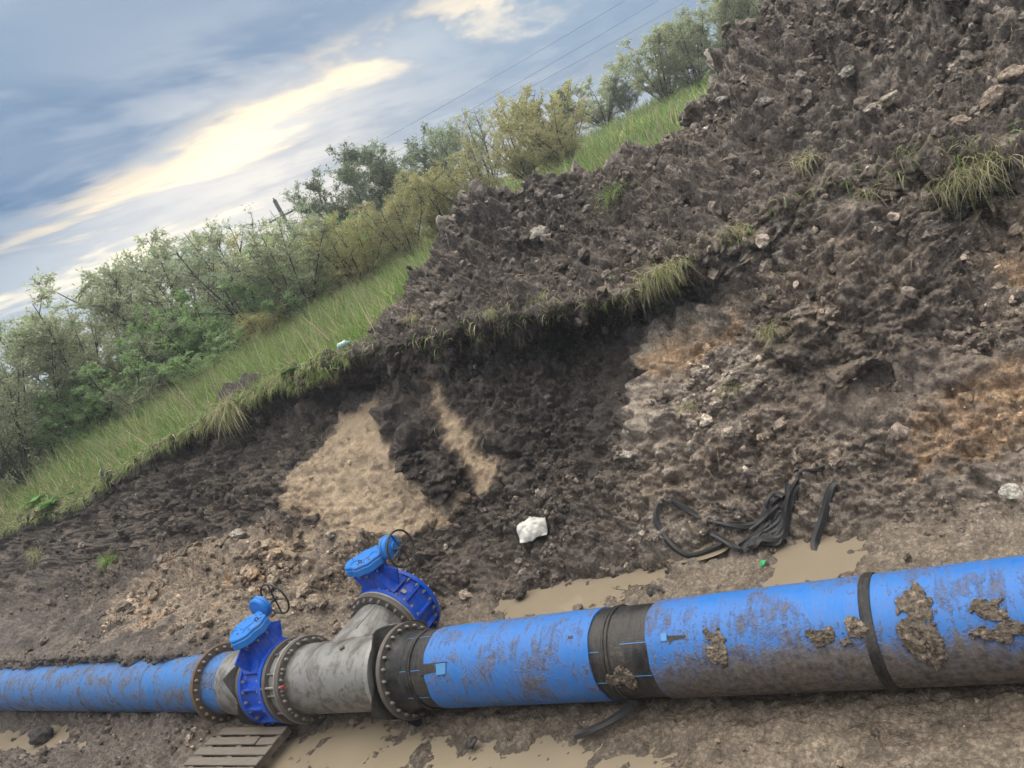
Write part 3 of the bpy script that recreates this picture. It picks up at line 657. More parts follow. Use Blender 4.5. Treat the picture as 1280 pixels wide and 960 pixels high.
# loose flange between the left valve and the tee, with long studs
dj = tag(empty('dismantling_ring', AX), 'dark steel ring with long studs between left valve and grey tee', 'pipe joint')
ring(.50, .395, -8.245, -8.19, 'x').build('flange', M_FLANGE, dj)
ring(.44, .36, -8.19, -8.02, 'x').build('sleeve', M_STEEL, dj)
for i in range(12):
    a = i*math.pi/6+.2; st = MB(); st.tube([(-8.30, .462*math.cos(a), .462*math.sin(a)), (-7.90, .462*math.cos(a), .462*math.sin(a))], .012, 8); st.build('stud', M_BOLT, dj)
MB().tube([(-8.34, .475*math.cos(rad(150)), .475*math.sin(rad(150))), (-7.86, .475*math.cos(rad(150)), .475*math.sin(rad(150)))], .017, 8).build('long_stud', M_BOLT, dj)
MB().box((-7.87, .475*math.cos(rad(150)), .475*math.sin(rad(150))), (.04, .035, .035)).build('red_cap', M_RED, dj)

# ------------------------------------------------------------------ left pipe, climbing slightly out of the pit
lp = tag(empty('water_pipe', (-8.72, 4.93, .46)), 'mud splashed blue pipe running off to the left, half buried below the bank', 'pipe')
lp.rotation_euler = (0, math.atan(.045), 0)
MB().lathe([(-.05, .40), (-.62, .40), (-.64, .385)], seg=80, caps=False).build('steel_sleeve', M_STEEL, lp)
MB().lathe([(-.60, .386), (-.95, .386)], seg=80, caps=False).build('blue_collar', M_BLUE2, lp)
rf = ring(.495, .38, -1.0, -.945, 'x').build('rusty_flange', M_RUST, lp); bolts(rf, .45, 24, -.944, 'x', 1)
b = MB(); b.lathe([(-1.0-i*.15, .372) for i in range(100)], seg=80, caps=False); b.build('blue_jacket', M_BLUE2, lp)
for xb in (-2.4, -4.1, -6.6, -9.0, -12):
    MB().lathe([(xb-.03, .37), (xb-.025, .379), (xb+.025, .379), (xb+.03, .37)], seg=64, caps=False).build('joint_band', M_BLUE2, lp)
ll = ring(.495, .38, -.06, -.005, 'x').build('flange', M_FLANGE, lp); bolts(ll, .455, 24, -.06, 'x', -1)

# ------------------------------------------------------------------ torn rubber sheets caught in the flanges
def rubber(name, xpos, corners, label, bend):
    """sheet between the flanges; corners: (angle deg, reach, bend along x)"""
    n = 72; rings = 9; V, Fc = [], []
    for j in range(rings):
        for i in range(n):
            a = 2*math.pi*i/n; R = .49; bx_ = 0.0
            for (ca, reach, bd) in corners:
                dlt = abs((math.degrees(a)-ca+180) % 360-180); q = max(0, 1-dlt/30)
                R += (reach-.49)*q; bx_ += bd*q
            r = .38+(R-.38)*j/(rings-1); e = max(0, r-.49)
            V.append((xpos+bx_*(e/.15 if e > 0 else 0)+.008*math.sin(a*7+j), r*math.cos(a), r*math.sin(a)))
    for j in range(rings-1):
        for i in range(n): Fc.append((j*n+i, j*n+(i+1) % n, (j+1)*n+(i+1) % n, (j+1)*n+i))
    o = MB().add(V, Fc).build(name, M_RUBBER, None, 60); o.location = AX
    md = o.modifiers.new('thick', 'SOLIDIFY'); md.thickness = .008
    return tag(o, label, 'rubber sheet')
rubber('rubber_sheet', -6.365, [(258, .70, .12), (185, .60, -.10), (98, .60, -.05), (20, .6, .02)], 'torn black rubber sheet poking out of the flange right of the tee', 0)
rubber('rubber_sheet', -8.755, [(250, .66, -.14), (190, .57, -.10), (135, .60, -.16), (20, .6, 0)], 'grey muddied rubber sheet sticking out left of the left valve', 0)

# ------------------------------------------------------------------ lumps, clods, stones
import bmesh
def ico(sub):
    bm = bmesh.new(); bmesh.ops.create_icosphere(bm, subdivisions=sub, radius=1); V = np.array([v.co[:] for v in bm.verts]); Fc = np.array([[v.index for v in f.verts] for f in bm.faces]); bm.free(); return V, Fc
def lump_shape(sub, seed, rough=.45, squash=(1, .8, .7)):
    V, Fc = ico(sub); r_ = np.random.default_rng(seed); o = r_.uniform(0, 50, 3)
    q = V*(1+rough*fbm(V*1.1+o, 2, .6)[:, None]); return q*np.array(squash), Fc
SMALL = [lump_shape(1, i, .55) for i in range(12)]; BIG = [lump_shape(2, 50+i, .6) for i in range(12)]
def rand_rot(n):
    q = rng.normal(size=(n, 4)); q /= np.linalg.norm(q, axis=1)[:, None]; a, b, c, d_ = q.T
    return np.stack([np.stack([1-2*(c*c+d_*d_), 2*(b*c-d_*a), 2*(b*d_+c*a)], -1), np.stack([2*(b*c+d_*a), 1-2*(b*b+d_*d_), 2*(c*d_-b*a)], -1), np.stack([2*(b*d_-c*a), 2*(c*d_+b*a), 1-2*(b*b+c*c)], -1)], 1)
def merge(shapes, pos, size, colr, name, mat, parent=None, smooth=False):
    n = len(pos); which = rng.integers(0, len(shapes), n); Rm = rand_rot(n); VV, QQ, CC = [], [], []; off = 0
    for s_i, (V, Fc) in enumerate(shapes):
        ids = np.where(which == s_i)[0]
        if not len(ids): continue
        v = np.einsum('nij,vj->nvi', Rm[ids], V)*size[ids][:, None, None]+pos[ids][:, None]
        VV.append(v.reshape(-1, 3)); f = Fc[None]+(np.arange(len(ids))*len(V))[:, None, None]+off; QQ.append(f.reshape(-1, 3)); CC.append(np.repeat(colr[ids], len(V), 0)); off += v.shape[0]*v.shape[1]
    return mesh_np(name, np.concatenate(VV), np.concatenate(QQ), mat, np.concatenate(CC), smooth, parent)
au = np.linalg.norm(np.cross(np.gradient(GV, axis=0), np.gradient(GV, axis=1)), axis=-1).ravel()
PV = GV.reshape(-1, 3); dist = np.linalg.norm(PV-np.array(EYE), axis=1)
hp = sstep(11.0, 11.4, FT)*(1-sstep(13.3, 13.8, FT))*heapx
dens = (1.5*hp+3.6*brn+.9*talus+.85*(FT > 6)*(FT < 11)+.22*flr*(FT > 5.2)+.04*flr+1.7*lf*(FT > 2.8)+.8*(FT > 5.3)*(FT < 11)*(1-sstep(-13, -11, fx)))*(1-meadow_m)*(1-.93*mc)*(1-.6*smo)*(FT > 3.0)*(fx > -24)*(fx < 4)
clump = .12+sstep(-.15, .55, fbm(PV*1.3+77, 3))
wgt = au*dens*clump/np.maximum(dist, 3)**1.5; wgt /= wgt.sum()
def scatter(n, smin, smax, shapes, name, pw=2.2):
    ids = rng.choice(len(PV), n, p=wgt); u_ = rng.random(n); size = smin*(1-u_*(1-(smin/smax)**pw))**(-1/pw)
    pos = PV[ids]+NR.reshape(-1, 3)[ids]*(size*.25)[:, None]
    c = COL[ids].copy(); c[:, :3] *= rng.lognormal(.05, .42, n)[:, None]; c[:, 3] *= .8
    p_ = rng.random(n) < .022; c[p_, :3] = np.array([.30, .26, .21])*rng.uniform(.6, 1.2, (p_.sum(), 1))
    return tag(merge(shapes, pos, size, np.clip(c, .01, .8), name, M_CLOD), kind='stuff')
o = scatter(27000, .009, .048, SMALL, 'soil_crumbs'); o['label'] = 'small crumbs and clods of loose soil over the bank and heap'
o = scatter(2700, .035, .11, BIG, 'soil_clods', 2.8); o['label'] = 'medium clods of soil lying over the bank and heap'

def single(name, V, Fc, loc, size, colr, label, cat, group=None, seed=0, rot=None):
    n = len(V); c = np.tile(np.array(list(colr)+[.05]), (n, 1))
    o = mesh_np(name, V*size, Fc, M_CLOD, c, False); o.location = loc
    o.rotation_euler = rot or tuple(np.random.default_rng(seed+100).uniform(-.5, .5, 3)); return tag(o, label, cat, group)
def stone_shape(seed): return lump_shape(3, 200+seed, .38, (1, .75, .55))
STONES = [ # x, y, z, size, colour, label
 (-5.35,10.1,3.78,.17,(.30,.27,.22),'large pale stone on the left spoil heap, above the turf lip'),
 (-.92,10.46,3.95,.10,(.34,.30,.25),'pale stone high on the spoil heap, near the top right'),
 (-.77,9.66,3.5,.11,(.33,.28,.23),'left one of two tan stones lying together on the right of the heap'),
 (-.60,9.9,3.5,.12,(.35,.30,.23),'right one of two tan stones lying together on the right of the heap'),
 (-.54,6.82,.26,.09,(.34,.32,.28),'light grey stone at the right edge, low above the pipe'),
 (-4.32,7.78,1.06,.07,(.38,.34,.28),'small light stone on the dark slope right of the white rag'),
 (.27,9.45,3.12,.15,(.28,.22,.17),'big pinkish tan boulder of clay at the far right of the heap'),
 (.50,9.7,3.26,.12,(.29,.23,.175),'tan clay lump behind the big boulder at the right edge'),
 (-.06,9.28,3.06,.11,(.27,.21,.16),'tan clay lump left of the big boulder on the heap'),
 (-1.85,10.38,4.05,.09,(.26,.23,.2),'grey stone in the upper middle of the spoil heap'),
 (-4.98,10.48,4.1,.08,(.22,.20,.18),'grey stone near the crest of the left spoil heap'),
 (-4.57,10.29,3.8,.07,(.24,.22,.19),'small grey stone below the crest, centre of the heap'),
 (-10.94,7.04,1.66,.13,(.34,.30,.25),'flat pale slab on top of the brown spoil by the dark cliff'),
 (-9.17,7.19,1.2,.10,(.30,.26,.22),'upright tan clod below the clay face'),
 (-9.6,7.45,1.42,.10,(.10,.085,.075),'dark clod at the foot of the clay face'),
 (-2.44,10.89,4.3,.08,(.24,.21,.19),'grey stone near the top edge of the heap beside the meadow'),
 (-2.6,7.5,.5,.09,(.24,.21,.18),'grey clod just above the black strap heap'),
 (-6.0,6.75,.02,.10,(.055,.047,.042),'dark wet clod standing in the puddle behind the pipe'),
 (-4.0,6.42,.0,.09,(.07,.06,.052),'dark crumbly clod against the back of the black coupling'),
 (-14.1,4.3,.30,.20,(.05,.044,.042),'black lump of soil beside the puddle at lower left'),
 (-12.4,4.4,.2,.15,(.11,.092,.075),'brown clod in front of the left pipe'),
 (-5.35,4.36,.0,.07,(.05,.045,.042),'small black clod in the mud below the middle of the pipe'),
]
for i, (x_, y_, z_, s_, c_, lb) in enumerate(STONES):
    V, Fc = stone_shape(i); single('clod' if 'clod' in lb or 'lump' in lb else 'stone', V, Fc, (x_, y_, z_), s_, c_, lb, 'clod' if 'clod' in lb or 'lump' in lb else 'stone', None, i)
# bigger clods on the heaps, one object each
ids = rng.choice(len(PV), 150, p=(wgt*(hp+2.5*brn))/(wgt*(hp+2.5*brn)).sum())
for i, q in enumerate(ids):
    V, Fc = BIG[i % 12]; s_ = float(rng.uniform(.07, .13)); on_heap = hp[q] > .3
    single('clod', V, Fc, tuple(PV[q]+NR.reshape(-1, 3)[q]*s_*.3), s_, tuple(np.clip(COL[q, :3]*rng.uniform(.8, 1.3), 0, .5)),
           'grey brown clod of soil among many alike on the spoil heap' if on_heap else 'brown clod among many alike in the brown spoil below the cliff', 'clod',
           'clods on the spoil heap' if on_heap else 'clods in the brown spoil', i)
# mud stuck on the right hand pipe
def clump(x, a, sz, n, label, cat='mud', name='mud_clump', spread=(1.2, 1.0), base=(.13, .104, .080), seed=0):
    """one crumbly cake of mud stuck to the curved wall of the pipe"""
    g = 84; uu, vv = np.meshgrid(np.linspace(-1.3, 1.3, g), np.linspace(-1.3, 1.3, g), indexing='ij'); q = np.stack([uu.ravel()*sz*spread[0], vv.ravel()*sz*spread[1], np.full(g*g, seed*7.3)], 1)
    rr = np.sqrt(uu.ravel()**2+vv.ravel()**2); v_, e_ = cells(q*22); w_, e2 = cells(q*48)
    h = .30*(1-rr**1.6)+.34*fbm(q*9, 3, .6); h = np.minimum(h, .34)
    ht = np.where(h > 0, .012+sz*.16*np.sqrt(np.maximum(h, 0))*(.65+.9*v_+.6*np.minimum(e_, .3))+.012*w_, -.004)
    aa = rad(a)+q[:, 1]/.4; r_ = .401+ht; P3 = np.stack([x+q[:, 0], r_*np.cos(aa), r_*np.sin(aa)], 1)+np.array(AX)
    L = np.arange(g*g).reshape(g, g); Q = np.stack([L[:-1, :-1], L[1:, :-1], L[1:, 1:], L[:-1, 1:]], -1).reshape(-1, 4); keep = (h[Q] > -.03).all(1)
    lab = np.where(h > -.03, np.arange(g*g), -1)                      # keep the largest connected cake
    for _ in range(200):
        m2 = lab[Q[keep]].max(1); nl = lab.copy(); np.maximum.at(nl, Q[keep].ravel(), np.repeat(m2, 4))
        if (nl == lab).all(): break
        lab = nl
    ids_, cnt = np.unique(lab[Q[keep]].ravel(), return_counts=True); Q = Q[keep][lab[Q[keep]][:, 0] == ids_[cnt.argmax()]]
    us = np.unique(Q); mp_i = np.zeros(g*g, int); mp_i[us] = np.arange(len(us))
    c = np.concatenate([np.array(base)[None]*np.exp(.5*v_+.35*w_)[us][:, None], np.full((len(us), 1), .1)], 1)
    return tag(mesh_np(name, P3[us], mp_i[Q], M_CLOD, c), label, cat)
clump(-1.15, 139, .15, 0, 'biggest lump of crumbly mud on the pipe, just right of the black band', seed=1, spread=(.75, 1.6))
clump(-1.55, 139, .085, 0, 'mud lump sitting on the black band round the pipe', seed=2)
clump(-1.78, 142, .075, 0, 'mud lump on the pipe just left of the black band', seed=3, spread=(1.2, .8))
clump(-.72, 131, .08, 0, 'thin crust of mud on the pipe near the right edge, upper', seed=4, spread=(1.6, .8))
clump(-.62, 150, .10, 0, 'wide crust of mud low on the pipe near the right edge', seed=5, spread=(1.9, .6))
clump(-2.6, 143, .10, 0, 'slanting crust of mud on the middle of the right pipe', seed=6, spread=(.8, 1.5))
clump(-3.5, 172, .09, 0, 'mud crust low on the black coupling', seed=7)

# ------------------------------------------------------------------ grass
def grass_mat(name, transl=.3):
    kk = Mat(name); a = kk.attr(); tr = N(kk.nt, 'ShaderNodeBsdfTranslucent'); mx = N(kk.nt, 'ShaderNodeMixShader'); mx.inputs[0].default_value = transl
    kk.set(Base_Color=a.outputs['Color'], Roughness=.6, Specular_IOR_Level=.25); kk.L(a.outputs['Color'], tr.inputs[0])
    kk.L(kk.b.outputs[0], mx.inputs[1]); kk.L(tr.outputs[0], mx.inputs[2]); kk.L(mx.outputs[0], kk.out.inputs[0]); return kk.m
M_GRASS = grass_mat('grass'); M_LEAF = grass_mat('leaf', .45)
def blades(root, dirn, length, width, droop, colr, nseg=4):
    """curved tapering blades: returns V, tris, vertex colours"""
    n = len(root); dirn = dirn/np.linalg.norm(dirn, axis=1)[:, None]
    side = np.cross(dirn, rng.normal(size=(n, 3))); side /= np.linalg.norm(side, axis=1)[:, None]
    V = np.zeros((n, 2*nseg+1, 3)); p = root.copy(); d_ = dirn.copy(); stp = (length/nseg)[:, None]
    for j in range(nseg):
        wj = (width*(1-.8*j/nseg))[:, None]; V[:, 2*j] = p-side*wj; V[:, 2*j+1] = p+side*wj
        p = p+d_*stp; d_ = d_+np.array([0, 0, -1.])*droop[:, None]; d_ /= np.linalg.norm(d_, axis=1)[:, None]
    V[:, 2*nseg] = p
    f = []
    for j in range(nseg-1): f += [(2*j, 2*j+1, 2*j+3), (2*j, 2*j+3, 2*j+2)]
    f.append((2*nseg-2, 2*nseg-1, 2*nseg))
    m_ = 2*nseg+1; Q = (np.array(f)[None]+(np.arange(n)*m_)[:, None, None]).reshape(-1, 3)
    return V.reshape(-1, 3), Q, np.repeat(np.concatenate([colr, np.ones((n, 1))], 1), m_, 0)
GCOL = np.array([(.17, .29, .075), (.22, .33, .09), (.30, .32, .12), (.44, .39, .25), (.13, .23, .07)])
def gcol(n, p): return GCOL[rng.choice(5, n, p=p)]*rng.lognormal(0, .2, (n, 1))
mw = au*meadow_m*(FT > 11.1)*(fx > -36)*(fx < -7.8)/np.maximum(dist, 6)**1.3; mw /= mw.sum()
n = 54000; ids = rng.choice(len(PV), n, p=mw); root = PV[ids]+rng.normal(0, .03, (n, 3))*np.array([1, 1, 0])
edge_d = np.clip((PV[ids, 1]-9)/3, 0, 1); hgt = (.12+.75*edge_d*rng.random(n)**1.4)*(1+.5*fbm(PV[ids]*.5+5, 2))
dr = np.stack([rng.normal(0, .35, n), rng.normal(0, .35, n), np.ones(n)], 1)
V, Q, cc = blades(root, dr, np.clip(hgt, .06, 1), np.full(n, .006)*(1+dist[ids]/25), rng.uniform(.05, .4, n), np.where((rng.random(n) < sstep(-.3, .5, fbm(PV[ids]*.9+60, 3)))[:, None], gcol(n, [.36, .36, .10, .04, .14]), gcol(n, [.2, .26, .3, .22, .02])), 3)
n2 = 1300; id2 = rng.choice(len(PV), n2, p=mw); dr2 = np.stack([rng.normal(0, .22, n2), rng.normal(0, .22, n2), np.ones(n2)], 1)
V2, Q2, cc2 = blades(PV[id2], dr2, rng.uniform(.5, 1.15, n2), np.full(n2, .005)*(1+dist[id2]/25), rng.uniform(.02, .18, n2), np.array([.40, .34, .22])*rng.lognormal(0, .25, (n2, 1)), 3)
Q = np.concatenate([Q, Q2+len(V)]); V = np.concatenate([V, V2]); cc = np.concatenate([cc, cc2])
tag(mesh_np('meadow_grass', V, Q, M_GRASS, cc), 'green and yellowish grass covering the meadow above the cut', 'grass', kind='stuff')
# short thatch hanging over the edge of the turf
lw = au*(FT > 10.75)*(FT < 11.25)*(fx > -26)*(fx < 1.5)*np.where(fx < -8.6, 1, .05)/np.maximum(dist, 5); lw /= lw.sum()
n = 9000; ids = rng.choice(len(PV), n, p=lw); root = PV[ids].copy()
dr = np.stack([rng.normal(0, .5, n), rng.normal(-.7, .35, n), rng.normal(.05, .35, n)], 1)
V, Q, cc = blades(root, dr, rng.uniform(.06, .28, n), np.full(n, .0045)*(1+dist[ids]/25), rng.uniform(.25, .7, n), gcol(n, [.18, .22, .28, .27, .05]), 4)
tag(mesh_np('turf_fringe', V, Q, M_GRASS, cc), 'thatch of dry and green grass hanging over the turf edge', 'grass', kind='stuff')
# fine roots and straw scattered on the bank
rw = au*((FT > 8.5)*(FT < 12.8)*1.0+.2*(FT > 6.5))*(1-meadow_m)*(fx > -24)*(fx < 2)*(FT < 13)/np.maximum(dist, 5)**2; rw *= sstep(.0, .5, fbm(PV*1.1+40, 2)); rw /= rw.sum()
n = 5200; ids = rng.choice(len(PV), n, p=rw); nn = NR.reshape(-1, 3)[ids]
dr = rng.normal(0, .8, (n, 3))+nn*.5+np.array([0, -.2, -.4])
V, Q, cc = blades(PV[ids]+nn*.01, dr, rng.uniform(.05, .22, n), np.full(n, .0028)*(1+dist[ids]/30), rng.uniform(.1, .5, n), np.array([.27, .225, .15])*rng.lognormal(0, .3, (n, 1)), 4)
tag(mesh_np('roots_and_straw', V, Q, M_GRASS, cc), 'straw and fine roots sticking out of the earth bank', 'straw', kind='stuff')
# far meadow behind the heap
n = 16000; xx = rng.uniform(-34, -4, n); yy = rng.uniform(15, 50, n); root = np.stack([xx, yy, meadow_z(xx, yy)-.05], 1)
V, Q, cc = blades(root, np.stack([rng.normal(0, .3, n), rng.normal(0, .3, n), np.ones(n)], 1), rng.uniform(.25, .7, n), np.full(n, .02), rng.uniform(.05, .35, n), gcol(n, [.25, .3, .28, .1, .07]), 3)
tag(mesh_np('far_grass', V, Q, M_GRASS, cc), 'long grass of the rising meadow behind the spoil heap', 'grass', kind='stuff')
DRY = [.0, .05, .25, .7, 0]; MIX = [.02, .10, .28, .60, 0]; GRN = [.35, .4, .2, .05, 0]
TUFT = [ # x, y, z, blades, length, lean (x,y,z), droop, palette, label
 (-3.62,8.98,2.75,130,.42,(.1,-.9,.2),.42,MIX,'thick green tuft hanging over the hollow in the middle of the turf lip, left half'),
 (-3.33,8.90,2.82,170,.42,(.1,-.9,.1),.45,MIX,'biggest drooping grass tuft over the hollow in the middle of the bank'),
 (-.34,8.95,2.58,120,.40,(-.3,-.8,.1),.5,MIX,'drooping grass tuft over the dark hollow on the right, its left half'),
 (-.02,8.88,2.66,150,.50,(-.2,-.9,.2),.5,DRY,'long pale grass tuft over the dark hollow on the right'),
 (-2.37,8.90,2.93,60,.28,(.1,-.8,.2),.4,MIX,'small tuft hanging from the lip right of the big tuft'),
 (-1.5,9.38,3.32,70,.34,(.1,-.8,.3),.4,DRY,'dry straw tuft on the heap above the right half of the lip'),
 (-2.31,8.30,1.86,110,.24,(.0,-.5,.6),.5,DRY,'round clump of yellow straw lying on the slope right of the orange clay'),
 (-5.97,8.95,3.15,60,.28,(.2,-.8,.2),.45,MIX,'small drooping tuft on the lip left of centre, below the heap'),
 (-5.2,9.1,3.05,70,.26,(.1,-.8,.3),.4,DRY,'dry tuft on the lip above the dark recess'),
 (-7.3,9.05,3.5,70,.24,(-.1,-.7,.4),.3,DRY,'straw coloured tuft at the left foot of the spoil heap'),
 (-4.1,10.25,3.83,60,.40,(-.2,-.6,.5),.35,GRN,'bright green tuft on the upper face of the spoil heap'),
 (-2.89,8.00,1.42,60,.25,(-.2,-.6,.5),.4,DRY,'loose straw on the slope below the orange clay'),
 (-3.45,8.05,1.34,45,.20,(-.2,-.6,.4),.4,DRY,'few yellow stalks low on the pale slope'),
 (-.97,8.90,2.80,50,.30,(-.1,-.8,.1),.5,DRY,'thin hanging roots and straw left of the right hollow'),
 (-15.86,7.48,1.66,110,.36,(.4,-.6,.5),.4,GRN,'green tuft lying on the slumped dark soil beside the brown spoil'),
 (-19.6,8.0,2.1,80,.40,(.2,-.7,.5),.4,MIX,'yellow green tuft on the slumped soil at the left edge'),
 (-17.53,5.80,.98,90,.45,(-.3,-.4,.7),.3,DRY,'dry straw tuft above the pipe at the left edge'),
 (-11.85,8.80,3.40,190,.75,(.5,-.8,.25),.5,MIX,'long haired yellow green tuft spilling over the left turf edge'),
]
for i, (x_, y_, z_, nb, ln, le, dp, pal, lb) in enumerate(TUFT):
    nb = int(nb*1.5)
    root = np.array([x_, y_, z_])+rng.normal(0, 1, (nb, 3))*np.array([.26, .11, .09])*min(ln, .5)
    V, Q, cc = blades(root, np.array(le)+rng.normal(0, .55, (nb, 3)), ln*rng.uniform(.3, 1.25, nb), np.full(nb, .0030)*(1+abs(x_)/12), dp*rng.uniform(.3, 1.8, nb), gcol(nb, pal), 5)
    tag(mesh_np('grass_tuft', V, Q, M_GRASS, cc), lb, 'grass tuft', 'grass tufts on the bank')

# ------------------------------------------------------------------ shrubs and trees
k = Mat('bark'); k.set(Base_Color=k.mix(k.noise(8, 4), (.05, .043, .037), (.12, .105, .09)), Roughness=.9); M_BARK = k.m
def woody(seed, nst, spread, nbr, ntw, nlf, leaf, colr, low=.15, var=.22):
    """unit-height shrub or tree: stem tubes + leaf mesh"""
    r_ = np.random.default_rng(seed); st = MB(); P_, D_ = [], []
    for s_ in range(nst):
        az = 2*math.pi*(s_+r_.random()*.7)/nst; tilt = spread*(.35+.65*r_.random()) if nst > 1 else .06
        d_ = np.array([math.cos(az)*math.sin(tilt), math.sin(az)*math.sin(tilt), math.cos(tilt)]); L_ = r_.uniform(.72, 1.0); pts = [np.array([.02*math.cos(az), .02*math.sin(az), 0.])]
        for j in range(8):
            d_ = d_+r_.normal(0, .07, 3)+np.array([0, 0, .03]); d_ /= np.linalg.norm(d_); pts.append(pts[-1]+d_*L_/8)
        rad0 = .010 if nst > 1 else .022
        st.tube(pts, [rad0*(1-.9*j/8)+.0008 for j in range(9)], 5); pts = np.array(pts)
        for b_ in range(nbr):
            s0 = low+(1-low)*r_.random()**.85; f_ = s0*8; j = min(int(f_), 7); p0 = pts[j]+(pts[j+1]-pts[j])*(f_-j)
            aa = r_.random()*2*math.pi; bd = np.array([math.cos(aa), math.sin(aa), r_.uniform(.25, 1.1)]); bd /= np.linalg.norm(bd); bl = r_.uniform(.12, .30)*(1.15-.75*s0)
            bp = [p0]
            for q in range(4): bd = bd+r_.normal(0, .12, 3)+np.array([0, 0, .04]); bd /= np.linalg.norm(bd); bp.append(bp[-1]+bd*bl/4)
            st.tube(bp, [.0035*(1-.8*q/4) for q in range(5)], 3); bp = np.array(bp)
            for t_ in range(ntw):
                q0 = .25+.75*r_.random(); q = min(int(q0*4), 3); tp = bp[q]+(bp[q+1]-bp[q])*(q0*4-q); td = bd+r_.normal(0, .6, 3); td /= np.linalg.norm(td); tl = r_.uniform(.03, .085)
                ss = r_.random(nlf); P_.append(tp+td*(ss*tl)[:, None]+r_.normal(0, .006, (nlf, 3))); D_.append(td+r_.normal(0, .55, (nlf, 3)))
    P_ = np.concatenate(P_); D_ = np.concatenate(D_); n_ = len(P_); D_ /= np.linalg.norm(D_, axis=1)[:, None]
    S_ = np.cross(D_, r_.normal(size=(n_, 3))); S_ /= np.linalg.norm(S_, axis=1)[:, None]; ln = leaf*r_.uniform(.6, 1.3, (n_, 1))
    V = np.stack([P_, P_+D_*ln*.5+S_*ln*.19, P_+D_*ln, P_+D_*ln*.5-S_*ln*.19], 1).reshape(-1, 3)
    cc = np.repeat(np.concatenate([np.array(colr)*r_.lognormal(0, var, (n_, 1))*(1+r_.normal(0, .07, (n_, 3))), np.ones((n_, 1))], 1), 4, 0)
    return st.mesh('stems', M_BARK, None), mesh_np('crown', V, np.arange(n_*4).reshape(-1, 4), M_LEAF, np.clip(cc, .01, .6), False, link=False)
SAGE, GREEN, OLIVE, DEEP = (.36, .40, .25), (.28, .42, .17), (.45, .43, .20), (.21, .26, .165)
KIND = {
 'sage': [woody(1, 10, .62, 19, 10, 14, .021, SAGE, .03), woody(2, 10, .58, 19, 10, 14, .021, SAGE, .03)],
 'green': [woody(3, 12, .85, 17, 9, 14, .026, GREEN, .02), woody(4, 12, .8, 17, 9, 14, .026, (.31, .44, .20), .02)],
 'olive': [woody(5, 12, .6, 18, 9, 13, .021, OLIVE, .03), woody(6, 12, .6, 18, 9, 13, .021, (.42, .40, .21), .03)],
 'deep': [woody(7, 5, .55, 38, 10, 13, .020, DEEP, .15), woody(8, 5, .6, 38, 10, 13, .020, (.15, .19, .115), .15)],
 'thin': [woody(9, 7, .42, 17, 7, 9, .017, (.32, .38, .25), .1)],
}
